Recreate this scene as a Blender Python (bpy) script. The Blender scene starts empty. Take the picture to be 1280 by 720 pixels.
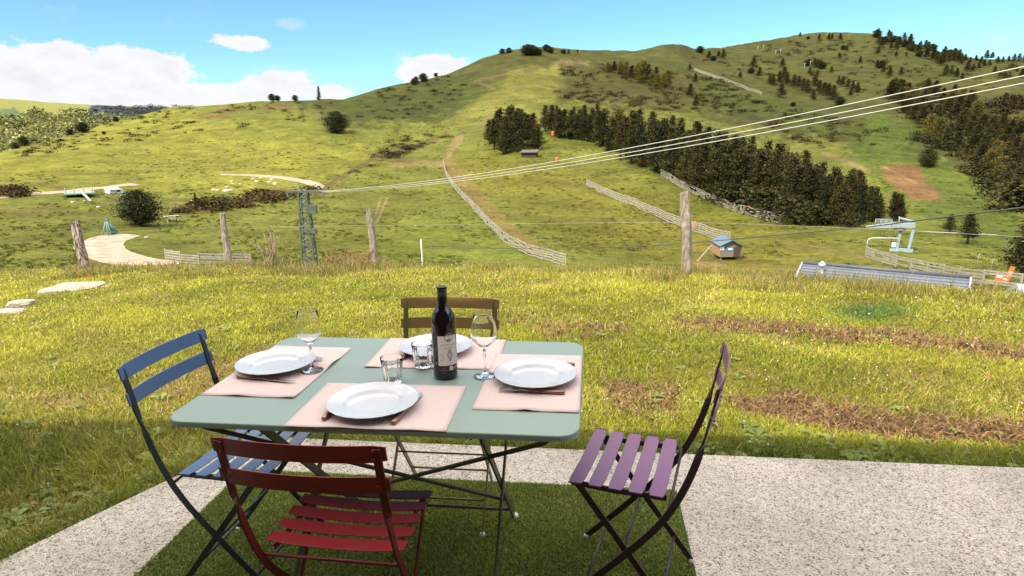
import bpy, math, random
import numpy as np
from mathutils import Vector, Matrix
rng = np.random.default_rng(7)
random.seed(7)
S = bpy.context.scene
COL = S.collection
R_ = math.radians
# ------------------------------------------------------------------ camera
CAM = np.array([0.611, -1.897, 1.5]); FPX = 795.8
yaw, pitch, roll = R_(7.31), R_(13.54), R_(-1.16)
_F = np.array([-math.sin(yaw)*math.cos(pitch), math.cos(yaw)*math.cos(pitch), -math.sin(pitch)])
_R0 = np.array([math.cos(yaw), math.sin(yaw), 0.0]); _U0 = np.cross(_R0, _F)
_R = _R0*math.cos(roll)+_U0*math.sin(roll); _U = -_R0*math.sin(roll)+_U0*math.cos(roll)
cd = bpy.data.cameras.new('camera'); cam = bpy.data.objects.new('camera', cd); COL.objects.link(cam)
M = Matrix.Identity(4)
for i in range(3):
    M[i][0], M[i][1], M[i][2], M[i][3] = _R[i], _U[i], -_F[i], CAM[i]
cam.matrix_world = M
cd.sensor_width = 36; cd.lens = FPX/1280*36; cd.clip_start = .05; cd.clip_end = 20000
S.camera = cam
# survey helpers: bearings of what the photograph shows, turned into real places
def ray(x, y):
    return _F + _R*((x-640)/FPX) + _U*((360-y)/FPX)
def at_z(x, y, z):
    d = ray(x, y); t = (z-CAM[2])/d[2]; return CAM+d*t
def at_w(x, y, w):
    return CAM+ray(x, y)*w
def azel(x, y):
    d = ray(x, y); return math.atan2(d[0], d[1]), math.atan2(d[2], math.hypot(d[0], d[1]))
def azel_px(az, el):
    dx = np.sin(az)*np.cos(el); dy = np.cos(az)*np.cos(el); dz = np.sin(el)
    w = dx*_F[0]+dy*_F[1]+dz*_F[2]
    a = dx*_R[0]+dy*_R[1]+dz*_R[2]; b = dx*_U[0]+dy*_U[1]+dz*_U[2]
    w = np.maximum(w, .05)
    return 640+FPX*a/w, 360-FPX*b/w
# ------------------------------------------------------------------ noise
def _h(ix, iy, s):
    n = (ix.astype(np.int64)*374761393+iy.astype(np.int64)*668265263+s*982451653) & 0x7fffffff
    n = ((n ^ (n >> 13))*1274126177) & 0x7fffffff
    return ((n ^ (n >> 16)) & 0xffff)/65535.0
def vn(x, y, s=0):
    x = np.asarray(x, float); y = np.asarray(y, float)
    ix = np.floor(x); iy = np.floor(y); fx = x-ix; fy = y-iy
    fx = fx*fx*(3-2*fx); fy = fy*fy*(3-2*fy)
    a = _h(ix, iy, s); b = _h(ix+1, iy, s); c = _h(ix, iy+1, s); d = _h(ix+1, iy+1, s)
    return a+(b-a)*fx+(c-a)*fy+(a-b-c+d)*fx*fy
def fbm(x, y, s=0, o=4):
    t = 0; a = .5; n = 0
    for k in range(o):
        t = t+a*vn(np.asarray(x)*2**k, np.asarray(y)*2**k, s+k*17); n += a; a *= .5
    return t/n
def smooth(a, b, x):
    t = np.clip((x-a)/(b-a), 0, 1); return t*t*(3-2*t)
# ------------------------------------------------------------------ mesh helpers
class MB:
    def __init__(s): s.v = []; s.f = []; s.m = []; s.sm = []
    def add(s, v, f, mi=0, sm=False):
        o = len(s.v); s.v += [tuple(map(float, p)) for p in v]; s.f += [tuple(i+o for i in q) for q in f]
        s.m += [mi]*len(f); s.sm += [sm]*len(f); return s
    def box(s, c, size, rot=None, mi=0, taper=1.0):
        hx, hy, hz = [q/2 for q in size]; c = np.array(c, float)
        P = []
        for z, k in ((-hz, 1.0), (hz, taper)):
            for x, y in ((-hx, -hy), (hx, -hy), (hx, hy), (-hx, hy)): P.append((x*k, y*k, z))
        P = np.array(P)
        if rot is not None: P = P@np.array(rot).T
        return s.add(P+c, [(3, 2, 1, 0), (4, 5, 6, 7), (0, 1, 5, 4), (1, 2, 6, 5), (2, 3, 7, 6), (3, 0, 4, 7)], mi)
    def tube(s, pts, r, n=8, mi=0, sm=True):
        pts = [np.array(p, float) for p in pts]; N = len(pts)
        rs = r if hasattr(r, '__len__') else [r]*N
        V = []; prev = None
        for i, p in enumerate(pts):
            t = pts[min(i+1, N-1)]-pts[max(i-1, 0)]; t = t/(np.linalg.norm(t)+1e-12)
            a = np.array([0, 0, 1.]) if abs(t[2]) < .9 else np.array([1., 0, 0])
            if prev is not None: a = prev
            u = a-t*np.dot(a, t); u /= np.linalg.norm(u)+1e-12; w = np.cross(t, u); prev = u
            for k in range(n):
                th = 2*math.pi*k/n; V.append(p+rs[i]*(u*math.cos(th)+w*math.sin(th)))
        Fc = []
        for i in range(N-1):
            for k in range(n):
                Fc.append((i*n+k, i*n+(k+1) % n, (i+1)*n+(k+1) % n, (i+1)*n+k))
        s.add(V, Fc, mi, sm)
        o = len(s.v)-len(V)
        s.f += [tuple(o+k for k in range(n-1, -1, -1)), tuple(o+(N-1)*n+k for k in range(n))]
        s.m += [mi]*2; s.sm += [False]*2
        return s
    def bar(s, pts, W, width, thick, mi=0):
        """flat bar along pts, W = one width direction per point"""
        pts = [np.array(p, float) for p in pts]; N = len(pts); V = []
        for i, p in enumerate(pts):
            t = pts[min(i+1, N-1)]-pts[max(i-1, 0)]; t /= np.linalg.norm(t)
            w = np.array(W[i] if hasattr(W[0], '__len__') else W, float); w = w-t*np.dot(w, t); w /= np.linalg.norm(w)
            q = np.cross(t, w)
            for a, b in ((-1, -1), (1, -1), (1, 1), (-1, 1)): V.append(p+w*a*width/2+q*b*thick/2)
        Fc = [(3, 2, 1, 0), tuple(4*(N-1)+k for k in range(4))]
        for i in range(N-1):
            for k in range(4): Fc.append((4*i+k, 4*i+(k+1) % 4, 4*i+4+(k+1) % 4, 4*i+4+k))
        return s.add(V, Fc, mi)
    def lathe(s, prof, n=32, c=(0, 0, 0), mi=0, sm=True, flute=None):
        V = []; Fc = []
        for j, (r, z) in enumerate(prof):
            for k in range(n):
                th = 2*math.pi*k/n; rr = r*(1+(flute(j, th) if flute else 0))
                V.append((c[0]+rr*math.cos(th), c[1]+rr*math.sin(th), c[2]+z))
        for j in range(len(prof)-1):
            for k in range(n):
                Fc.append((j*n+k, j*n+(k+1) % n, (j+1)*n+(k+1) % n, (j+1)*n+k))
        s.add(V, Fc, mi, sm)
        return s
    def cap(s, n, first=True, mi=0):
        o = len(s.v)-n
        s.f.append(tuple(o+k for k in range(n))); s.m.append(mi); s.sm.append(False); return s
    def build(s, name, mats, parent=None, bevel=0, seg=2):
        me = bpy.data.meshes.new(name); me.from_pydata(s.v, [], s.f)
        mats = mats if isinstance(mats, (list, tuple)) else [mats]
        for m in mats: me.materials.append(m)
        me.polygons.foreach_set('material_index', s.m); me.polygons.foreach_set('use_smooth', s.sm)
        me.update()
        return link(name, me, parent, bevel, seg)
def link(name, me, parent=None, bevel=0, seg=2):
    o = bpy.data.objects.new(name, me); COL.objects.link(o)
    if parent is not None: o.parent = parent
    if bevel:
        b = o.modifiers.new('bevel', 'BEVEL'); b.width = bevel; b.segments = seg; b.limit_method = 'ANGLE'
    return o
def fast_mesh(name, V, sizes, loops, mats, col=None, mi=None, sm=False):
    me = bpy.data.meshes.new(name)
    me.vertices.add(len(V)); me.vertices.foreach_set('co', np.ascontiguousarray(V, dtype=np.float32).ravel())
    loops = np.asarray(loops, np.int32).ravel(); sizes = np.asarray(sizes, np.int32)
    me.loops.add(len(loops)); me.loops.foreach_set('vertex_index', loops)
    st = np.concatenate([[0], np.cumsum(sizes)[:-1]]).astype(np.int32)
    me.polygons.add(len(sizes)); me.polygons.foreach_set('loop_start', st)
    for m in (mats if isinstance(mats, (list, tuple)) else [mats]): me.materials.append(m)
    if mi is not None: me.polygons.foreach_set('material_index', np.asarray(mi, np.int32))
    me.polygons.foreach_set('use_smooth', np.full(len(sizes), sm))
    if col is not None:
        a = me.attributes.new('col', 'FLOAT_COLOR', 'POINT')
        c = np.ones((len(V), 4), np.float32); c[:, :3] = col; a.data.foreach_set('color', c.ravel())
    me.update(calc_edges=True); me.validate()
    return me
def tag(o, label=None, cat=None, group=None, kind=None):
    if label: o['label'] = label
    if cat: o['category'] = cat
    if group: o['group'] = group
    if kind: o['kind'] = kind
    return o
def thing(name, label, cat, loc=(0, 0, 0), rz=0, group=None):
    o = bpy.data.objects.new(name, None); COL.objects.link(o); o.empty_display_size = .1
    o.location = tuple(map(float, loc)); o.rotation_euler = (0, 0, rz); return tag(o, label, cat, group)
def dup(root, loc, rz=0, scale=None, label=None, group=None, cat=None):
    r = root.copy(); COL.objects.link(r); r.location = tuple(map(float, loc)); r.rotation_euler = (0, 0, rz)
    if scale is not None: r.scale = scale if hasattr(scale, '__len__') else (scale,)*3
    if label: r['label'] = label
    if group: r['group'] = group
    if cat: r['category'] = cat
    for ch in root.children:
        c = ch.copy(); COL.objects.link(c); c.parent = r
        for g in ch.children:
            d = g.copy(); COL.objects.link(d); d.parent = c
    return r
# ------------------------------------------------------------------ materials
def mat(name, col, rough=.5, metal=0, noise=None, bump=None, spec=.5, coat=0, trans=0, ior=1.45):
    m = bpy.data.materials.new(name); m.use_nodes = True; nt = m.node_tree; b = nt.nodes['Principled BSDF']
    b.inputs['Base Color'].default_value = (*col, 1); b.inputs['Roughness'].default_value = rough
    b.inputs['Metallic'].default_value = metal; b.inputs['Specular IOR Level'].default_value = spec
    b.inputs['Coat Weight'].default_value = coat; b.inputs['Transmission Weight'].default_value = trans; b.inputs['IOR'].default_value = ior
    tc = nt.nodes.new('ShaderNodeTexCoord')
    if noise:
        sc, amt, c2 = noise
        n = nt.nodes.new('ShaderNodeTexNoise'); n.inputs['Scale'].default_value = sc; n.inputs['Detail'].default_value = 6
        nt.links.new(tc.outputs['Object'], n.inputs['Vector'])
        r = nt.nodes.new('ShaderNodeMapRange'); r.inputs[1].default_value = .5-.25/max(amt, .01)*.5; r.inputs[2].default_value = .5+.25/max(amt, .01)*.5
        r.inputs[1].default_value = .35; r.inputs[2].default_value = .7; r.inputs[4].default_value = amt
        nt.links.new(n.outputs[0], r.inputs[0])
        mx = nt.nodes.new('ShaderNodeMix'); mx.data_type = 'RGBA'
        mx.inputs[6].default_value = (*col, 1); mx.inputs[7].default_value = (*c2, 1)
        nt.links.new(r.outputs[0], mx.inputs[0]); nt.links.new(mx.outputs[2], b.inputs['Base Color'])
    if bump:
        sc, st = bump
        n = nt.nodes.new('ShaderNodeTexNoise'); n.inputs['Scale'].default_value = sc; n.inputs['Detail'].default_value = 5
        nt.links.new(tc.outputs['Object'], n.inputs['Vector'])
        bp = nt.nodes.new('ShaderNodeBump'); bp.inputs['Strength'].default_value = st; bp.inputs['Distance'].default_value = .01
        nt.links.new(n.outputs[0], bp.inputs['Height']); nt.links.new(bp.outputs[0], b.inputs['Normal'])
    return m
def attr_mat(name, translucent=.25, rough=.7, spec=.15, vary=0.0, vscale=6):
    m = bpy.data.materials.new(name); m.use_nodes = True; nt = m.node_tree; b = nt.nodes['Principled BSDF']; out = nt.nodes['Material Output']
    a = nt.nodes.new('ShaderNodeAttribute'); a.attribute_name = 'col'
    b.inputs['Roughness'].default_value = rough; b.inputs['Specular IOR Level'].default_value = spec
    src = a.outputs['Color']
    if vary:
        oi = nt.nodes.new('ShaderNodeObjectInfo')
        mr = nt.nodes.new('ShaderNodeMapRange'); mr.inputs[3].default_value = 1-vary; mr.inputs[4].default_value = 1+vary
        nt.links.new(oi.outputs['Random'], mr.inputs[0])
        hs = nt.nodes.new('ShaderNodeHueSaturation')
        nt.links.new(src, hs.inputs['Color']); nt.links.new(mr.outputs[0], hs.inputs['Value'])
        mh = nt.nodes.new('ShaderNodeMapRange'); mh.inputs[3].default_value = .48; mh.inputs[4].default_value = .515
        mm = nt.nodes.new('ShaderNodeMath'); mm.operation = 'FRACT'; m2 = nt.nodes.new('ShaderNodeMath'); m2.operation = 'MULTIPLY'; m2.inputs[1].default_value = 17.3
        nt.links.new(oi.outputs['Random'], m2.inputs[0]); nt.links.new(m2.outputs[0], mm.inputs[0]); nt.links.new(mm.outputs[0], mh.inputs[0])
        nt.links.new(mh.outputs[0], hs.inputs['Hue']); src = hs.outputs[0]
    nt.links.new(src, b.inputs['Base Color'])
    if translucent:
        t = nt.nodes.new('ShaderNodeBsdfTranslucent'); nt.links.new(src, t.inputs['Color'])
        mx = nt.nodes.new('ShaderNodeMixShader'); mx.inputs[0].default_value = translucent
        nt.links.new(b.outputs[0], mx.inputs[1]); nt.links.new(t.outputs[0], mx.inputs[2]); nt.links.new(mx.outputs[0], out.inputs['Surface'])
    return m
# ------------------------------------------------------------------ light and sky
SUN_EL, SUN_AZ = R_(50), R_(215)          # behind the house, from the left
SV = Vector((math.sin(SUN_AZ)*math.cos(SUN_EL), math.cos(SUN_AZ)*math.cos(SUN_EL), math.sin(SUN_EL)))
ld = bpy.data.lights.new('sun', 'SUN'); ld.energy = 3.3; ld.angle = R_(.53); ld.color = (1, .91, .76)
sun = bpy.data.objects.new('sun', ld); COL.objects.link(sun); sun.rotation_euler = (-SV).to_track_quat('-Z', 'Y').to_euler(); sun.location = (-20, -20, 40)
W = bpy.data.worlds.new('World'); S.world = W; W.use_nodes = True
nt = W.node_tree; bg = nt.nodes['Background']
class X:
    """tiny expression helper for math nodes"""
    def __init__(s, v): s.v = v
    @staticmethod
    def op(o, *a):
        n = nt.nodes.new('ShaderNodeMath'); n.operation = o
        for i, q in enumerate(a):
            q = q.v if isinstance(q, X) else q
            if isinstance(q, (int, float)): n.inputs[i].default_value = q
            else: nt.links.new(q, n.inputs[i])
        return X(n.outputs[0])
    def __add__(s, o): return X.op('ADD', s, o)
    def __sub__(s, o): return X.op('SUBTRACT', s, o)
    def __mul__(s, o): return X.op('MULTIPLY', s, o)
    __radd__ = __add__; __rmul__ = __mul__
def xnoise(vec, scale, detail=6, rough=.55, stretch=(1, 1, 1)):
    mp = nt.nodes.new('ShaderNodeMapping'); mp.inputs['Scale'].default_value = stretch; nt.links.new(vec, mp.inputs['Vector'])
    n = nt.nodes.new('ShaderNodeTexNoise'); n.inputs['Scale'].default_value = scale; n.inputs['Detail'].default_value = detail; n.inputs['Roughness'].default_value = rough
    nt.links.new(mp.outputs[0], n.inputs['Vector']); return X(n.outputs[0])
def xsmooth(x, a, b):
    n = nt.nodes.new('ShaderNodeMapRange'); n.interpolation_type = 'SMOOTHSTEP'; n.inputs[1].default_value = a; n.inputs[2].default_value = b
    nt.links.new(x.v, n.inputs[0]); return X(n.outputs[0])
def xmix(f, a, b):
    n = nt.nodes.new('ShaderNodeMix'); n.data_type = 'RGBA'
    for i, q in ((6, a), (7, b)):
        if isinstance(q, tuple): n.inputs[i].default_value = (*q, 1)
        else: nt.links.new(q, n.inputs[i])
    nt.links.new(f.v, n.inputs[0]); return n.outputs[2]
sky = nt.nodes.new('ShaderNodeTexSky'); sky.sky_type = 'NISHITA'; sky.sun_disc = False
sky.sun_elevation = SUN_EL; sky.sun_rotation = SUN_AZ; sky.altitude = 1400; sky.air_density = 1.0; sky.dust_density = .6; sky.ozone_density = 1.0
tcn = nt.nodes.new('ShaderNodeTexCoord'); D = tcn.outputs['Generated']
sep = nt.nodes.new('ShaderNodeSeparateXYZ'); nt.links.new(D, sep.inputs[0])
dx, dy, dz = (X(sep.outputs[i]) for i in range(3))
AZ = X.op('ARCTAN2', dx, dy); EL = X.op('ARCSINE', dz)
n1 = xnoise(D, 16, 8, .6, (1, 1, 1.6)); n2 = xnoise(D, 60, 4, .6, (1, 1, 1.4))
n4 = xnoise(D, 7, 5, .6, (1, 1, 1.5))
edge = (n1-.5)*1.7+(n2-.5)*.7+(n4-.5)*.9
def clouds(blobs, gain=1.0):
    tot = None
    for (px, py, wx, wy, a) in blobs:
        az, el = azel(px, py)
        u = (AZ-az)*(1/(wx/FPX)); v = (EL-el)*(1/(wy/FPX))
        q = X.op('EXPONENT', (u*u+v*v)*-1.0)*a
        tot = q if tot is None else X.op('MAXIMUM', tot, q)
    return tot
cum = clouds([(40, 88, 75, 30, 1.15), (165, 95, 70, 34, 1.2), (105, 98, 90, 26, 1.1), (225, 118, 70, 20, 1.0), (-90, 95, 90, 36, 1.1),
              (90, 124, 200, 13, 1.2), (330, 116, 90, 13, 1.0), (352, 103, 46, 17, 1.0), (402, 115, 36, 12, 1.0), (75, 74, 45, 20, 1.05), (170, 76, 42, 20, 1.05), (300, 53, 42, 13, 1.0), (535, 88, 55, 22, 1.1)])
thin = clouds([(362, 29, 24, 9, .62), (352, 96, 50, 16, .7), (1250, 46, 40, 12, .42), (505, 75, 22, 14, .6), (60, 10, 240, 30, .3)])
cm = xsmooth(cum*.88+edge*.66, .42, .60)
tm = xsmooth(thin+edge*.45, .25, .95)
# the rest of the sky, overhead and behind: unseen white cloud added as neutral fill light
n3 = xnoise(D, 2.6, 7, .58, (1, 1, 1.8))
high = xsmooth(EL, R_(20), R_(34))
hm = xsmooth(n3, .34, .52)*high*.92
shade = xsmooth(cum+(n1-.5)*1.2, .5, 1.15)
dark = xsmooth(xnoise(D, 24, 5, .6, (1, 1, 2.2)), .35, .75)
E_CLOUD = 4.9
ccol = xmix(dark*(shade*.55+.1), (E_CLOUD*.98, E_CLOUD*.985, E_CLOUD*1.0), (E_CLOUD*.80, E_CLOUD*.82, E_CLOUD*.91))
tint = nt.nodes.new('ShaderNodeMix'); tint.data_type = 'RGBA'; tint.blend_type = 'MULTIPLY'; tint.inputs[0].default_value = 1
nt.links.new(sky.outputs[0], tint.inputs[6]); tint.inputs[7].default_value = (.60, .88, .88, 1)
mask = X.op('MAXIMUM', cm, tm*.75)
c1 = xmix(mask, tint.outputs[2], ccol)
c2 = xmix(hm, c1, (17, 16, 14.5))
nt.links.new(c2, bg.inputs['Color']); bg.inputs['Strength'].default_value = .1
S.view_settings.view_transform = 'Standard'; S.view_settings.look = 'None'; S.view_settings.gamma = 1; S.view_settings.exposure = 1.02
cy = S.cycles
cy.use_denoising = True; cy.max_bounces = 10; cy.transparent_max_bounces = 12; cy.transmission_bounces = 10; cy.caustics_reflective = False; cy.caustics_refractive = False
cy.sample_clamp_indirect = 6
# ------------------------------------------------------------------ the ground: lawn, valley and hills as one sheet
SKY = [(-300, 206), (0, 190), (40, 181), (100, 166), (150, 150), (215, 134), (330, 126), (430, 124), (470, 112), (500, 105), (530, 100), (560, 92), (600, 74), (640, 62),
       (680, 58), (740, 63), (790, 64), (830, 56), (850, 55), (868, 61), (900, 60), (960, 50), (1010, 41), (1050, 40), (1090, 42), (1130, 50), (1180, 66), (1230, 74), (1280, 76), (1600, 84)]
CRS = [(-300, 336), (0, 341), (100, 335), (200, 333), (400, 335), (640, 337), (860, 344), (1000, 350), (1100, 355), (1280, 369), (1500, 385)]
sk = np.array([azel(*p) for p in SKY]); cr = np.array([azel(*p) for p in CRS])
def el_s(a): return np.interp(a, sk[:, 0], sk[:, 1])
def el_c(a): return np.interp(a, cr[:, 0], cr[:, 1])
def r_crest(a):
    # the old pasture fence runs along the brow of the lawn, further off to the left
    return np.clip(9.49/np.maximum(np.cos(a)+.37*np.sin(a), .3), 6, 24)
GAP = R_(.6)
DC = {-300: [(336, 62), (300, 80), (260, 110), (240, 125), (215, 160), (206, 220)],
      0: [(341, 64), (300, 82), (260, 110), (240, 128), (215, 170), (190, 250)],
      200: [(333, 62), (300, 82), (275, 100), (250, 122), (225, 150), (190, 220), (160, 285), (134, 350)],
      400: [(335, 62), (300, 80), (270, 100), (238, 130), (200, 175), (160, 235), (124, 320)],
      600: [(337, 62), (300, 84), (260, 115), (220, 150), (190, 180), (160, 225), (120, 300), (74, 400)],
      800: [(341, 64), (300, 88), (260, 115), (220, 145), (190, 172), (150, 230), (110, 330), (63, 470)],
      1000: [(350, 60), (310, 85), (270, 118), (240, 140), (200, 180), (150, 300), (100, 470), (41, 700)],
      1280: [(369, 52), (330, 78), (290, 108), (250, 150), (200, 220), (150, 320), (110, 430), (76, 600)]}
TT = np.linspace(0, 1, 201)
cols = []
for x, L in DC.items():
    tt = []; dd = []
    for y, d in L:
        a, e = azel(x, y); e0 = el_c(a)-GAP; tt.append((e-e0)/(el_s(a)-e0)); dd.append(math.log(d))
    tt = np.array(tt); dd = np.array(dd)
    g = np.interp(TT, tt, dd)
    if tt[0] > 0: g = np.where(TT < tt[0], dd[0]+(TT-tt[0])*(dd[1]-dd[0])/(tt[1]-tt[0]), g)
    k = np.hanning(25); k /= k.sum(); g = np.convolve(np.concatenate([2*g[0]-g[12:0:-1], g, 2*g[-1]-g[-2:-14:-1]]), k, 'valid')
    cols.append((azel(x, 200)[0], g))
cols.sort(key=lambda c: c[0])
caz = np.array([c[0] for c in cols]); cg = np.array([c[1] for c in cols])
AZG = R_(1)*np.concatenate([np.arange(-100, -54, 1.5), np.arange(-54, 41, .1), np.arange(41, 100, 1.5)])
NT = 400
tg = np.linspace(0, 1, NT)
LD = np.stack([np.interp(tg, TT, cg[j]) for j in range(len(caz))], 0)       # column, t
LDg = np.stack([np.interp(AZG, caz, LD[:, j]) for j in range(NT)], 1)
ks = np.hanning(61); ks /= ks.sum()
LDg = np.stack([np.convolve(np.pad(LDg[:, j], 30, mode='edge'), ks, 'valid') for j in range(NT)], 1)
e0 = el_c(AZG)-GAP; e1 = el_s(AZG)
e1s = e1.copy()
kk = np.hanning(91); kk /= kk.sum()
for _ in range(2): e1s = np.convolve(np.pad(e1s, 45, mode='edge'), kk, 'valid')
wk = np.clip(tg, 0, 1)[None]**6
ELg = e0[:, None]+((e1s-e0)[:, None]*(1-wk)+(e1-e0)[:, None]*wk)*tg[None]
Dg = np.exp(LDg); Zg = CAM[2]+Dg*np.tan(ELg)
rc = r_crest(AZG); zc = CAM[2]+rc*np.tan(el_c(AZG))
n_near = 150
sn = np.linspace(0, 1, n_near)**1.15
Rn = .35+(rc[:, None]-.35)*sn[None]
s_ = np.clip((Rn-2.7)/(rc[:, None]-2.7), 0, 1)
Zn = -.055+(zc[:, None]+.055)*s_**1.12
n_hid = 14
hs_ = np.linspace(0, 1, n_hid+2)[1:-1]
Rh = rc[:, None]+(Dg[:, :1]-rc[:, None])*hs_[None]
Zh = zc[:, None]+(Zg[:, :1]-zc[:, None])*hs_[None]-3.2*4*hs_[None]*(1-hs_[None])*np.where(hs_ < .5, 1, 1)[None]
hb = np.array([.06, .2, .5, 1.0, 2.0])
Rb = Dg[:, -1:]*(1+hb[None]); Zb = Zg[:, -1:]-Dg[:, -1:]*np.array([.006, .05, .15, .3, .5])[None]
Rall = np.concatenate([Rn, Rh, Dg, Rb], 1); Zall = np.concatenate([Zn, Zh, Zg, Zb], 1)
XX = CAM[0]+Rall*np.sin(AZG)[:, None]; YY = CAM[1]+Rall*np.cos(AZG)[:, None]
tfull = np.concatenate([np.full((len(AZG), n_near), -1.), np.full((len(AZG), n_hid), -.5), np.repeat(tg[None], len(AZG), 0), np.full((len(AZG), 5), 2.)], 1)
fade = np.where(tfull >= 0, smooth(0, .12, tfull)*np.where(tfull > 1, 0, 1-.75*smooth(.9, 1, tfull)), 0)
amp = np.minimum(.012*Rall, 2.2)*fade
Zall = Zall+amp*(fbm(XX/22, YY/22, 3, 4)-.5)*1.3+amp*.16*(fbm(XX/3.1, YY/3.1, 5, 3)-.5)
near = tfull == -1
Zall = Zall+np.where(near, 1, 0)*smooth(3, 5, Rall)*(.05*(fbm(XX/1.3, YY/1.3, 9, 3)-.5))
skm = np.where((tfull > .97), 1, 0)*.004*Rall*(fbm(XX/9, YY/9, 31, 3)-.5)
Zall = Zall+skm*.6
NR = Rall.shape[1]
def col_at(a):
    i = np.clip(np.searchsorted(AZG, a)-1, 0, len(AZG)-2); f = (a-AZG[i])/(AZG[i+1]-AZG[i])
    return Rall[i]*(1-f)+Rall[i+1]*f, Zall[i]*(1-f)+Zall[i+1]*f
def H(x, y):
    a = math.atan2(x-CAM[0], y-CAM[1]); r = math.hypot(x-CAM[0], y-CAM[1]); rr, zz = col_at(a)
    return float(np.interp(r, rr, zz))
def Hn(x, y):
    """vectorised ground height"""
    x = np.asarray(x, float); y = np.asarray(y, float)
    a = np.arctan2(x-CAM[0], y-CAM[1]); r = np.hypot(x-CAM[0], y-CAM[1])
    i = np.clip(np.searchsorted(AZG, a)-1, 0, len(AZG)-2); f = (a-AZG[i])/(AZG[i+1]-AZG[i])
    out = np.zeros_like(r)
    for k, w in ((i, 1-f), (i+1, f)):
        zz = np.zeros_like(r); order = np.argsort(k, kind='stable'); ko = k[order]
        b = np.flatnonzero(np.diff(ko))+1
        for seg in np.split(order, b): zz[seg] = np.interp(r[seg], Rall[k[seg[0]]], Zall[k[seg[0]]])
        out += w*zz
    return out
def G(px, py, dz=0):
    """the spot of ground seen at this bearing"""
    a, e = azel(px, py); rr, zz = col_at(a); el = np.arctan2(zz-CAM[2], rr)
    if e <= el[n_near-1]:
        r = np.interp(e, np.maximum.accumulate(el[:n_near]), rr[:n_near])
    else:
        b = slice(n_near+n_hid, n_near+n_hid+NT); r = np.interp(e, np.maximum.accumulate(el[b])+np.arange(NT)*1e-9, rr[b])
    x = CAM[0]+r*math.sin(a); y = CAM[1]+r*math.cos(a)
    return np.array([x, y, H(x, y)+dz])
def depth(P): return float((np.array(P)-CAM)@_F)
def mpp(P): return depth(P)/FPX            # metres per photo pixel there
# ---- what grows where (ground cover colours, cloud shade on the hills painted in)
PX, PY = azel_px(AZG[:, None]+0*Rall, np.arctan2(Zall-CAM[2], Rall))
def linedist(poly, X_, Y_, asp=1.0):
    best = np.full(X_.shape, 1e9)
    for (x0, y0), (x1, y1) in zip(poly[:-1], poly[1:]):
        dx_, dy_ = x1-x0, (y1-y0)*asp; L2 = dx_*dx_+dy_*dy_+1e-9
        t = np.clip(((X_-x0)*dx_+(Y_-y0)*asp*dy_)/L2, 0, 1)
        best = np.minimum(best, np.hypot(X_-x0-t*dx_, (Y_-y0)*asp-t*dy_))
    return best
def inpoly(poly, X_, Y_):
    c = np.zeros(X_.shape, bool); n = len(poly)
    for i in range(n):
        x0, y0 = poly[i]; x1, y1 = poly[(i+1) % n]
        c ^= ((y0 > Y_) != (y1 > Y_)) & (X_ < (x1-x0)*(Y_-y0)/(y1-y0+1e-9)+x0)
    return c
def softpoly(poly, X_, Y_, w):
    d = linedist(poly+[poly[0]], X_, Y_); s = np.where(inpoly(poly, X_, Y_), d, -d)
    return smooth(-w, w, s+w*1.6*(fbm(X_/9, Y_/5, 77, 3)-.5)*2)
MEADOW = np.array([.098, .103, .018]); BRIGHT = np.array([.145, .142, .021]); HEATH_SHADED = np.array([.039, .039, .009]); SHADED_GREEN = np.array([.032, .043, .0065])  # last two are darkened to put cloud shade into the hill colour
DIRT = np.array([.17, .115, .055]); BROWN = np.array([.13, .068, .030]); OLIVE = np.array([.100, .088, .012]); DRY = np.array([.17, .13, .045]); GULLY = np.array([.085, .06, .025])
C = np.tile(MEADOW, Rall.shape+(1,)).astype(float)
def mix(m, c): 
    global C
    C = C*(1-m[..., None])+np.asarray(c)*m[..., None]
bgm = tfull >= 0
mix(bgm*softpoly([(-400, 150), (215, 128), (330, 160), (420, 175), (480, 180), (470, 200), (390, 225), (250, 240), (-400, 245)], PX, PY, 14)*.9, BRIGHT)
mix(bgm*softpoly([(330, 120), (470, 100), (640, 50), (900, 40), (1100, 30), (1500, 60), (1500, 150), (1250, 230), (1130, 190), (980, 175), (860, 140), (720, 128), (610, 115), (560, 150), (430, 160)], PX, PY, 12)*.85, HEATH_SHADED)  # upper hills: heath with the cloud shade painted into its colour
mix(bgm*softpoly([(430, 130), (560, 95), (600, 90), (640, 110), (600, 130), (540, 150), (470, 160), (420, 150)], PX, PY, 8)*.6, SHADED_GREEN)  # cloud shade painted over the middle shoulder
mix(bgm*softpoly([(640, 88), (700, 82), (705, 110), (690, 130), (640, 128), (610, 150), (560, 165), (575, 140), (620, 110)], PX, PY, 7)*.75, np.array([.125, .118, .022]))
mix(bgm*softpoly([(700, 110), (770, 85), (860, 95), (900, 120), (830, 140), (700, 132)], PX, PY, 8)*.6, HEATH_SHADED*np.array([1.25, 1.0, 1.1]))
mix(bgm*softpoly([(860, 100), (960, 115), (1060, 150), (1130, 180), (1100, 185), (960, 150), (870, 125)], PX, PY, 8)*.6, SHADED_GREEN*1.15)
mix(bgm*softpoly([(1090, 140), (1150, 150), (1180, 200), (1280, 280), (1290, 330), (1180, 290), (1140, 260), (1060, 190)], PX, PY, 7)*.65, np.array([.046, .068, .009]))
mix(bgm*softpoly([(560, 190), (640, 200), (760, 215), (900, 270), (1000, 290), (1090, 320), (1000, 345), (820, 330), (700, 290), (610, 240)], PX, PY, 10)*.6, OLIVE)
mix(bgm*softpoly([(520, 260), (600, 270), (680, 330), (560, 335), (480, 320)], PX, PY, 12)*.4, np.array([.085, .110, .012]))
mix(bgm*softpoly([(860, 300), (960, 330), (1090, 335), (1080, 350), (860, 345)], PX, PY, 6)*.5, np.array([.13, .10, .022]))
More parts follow.
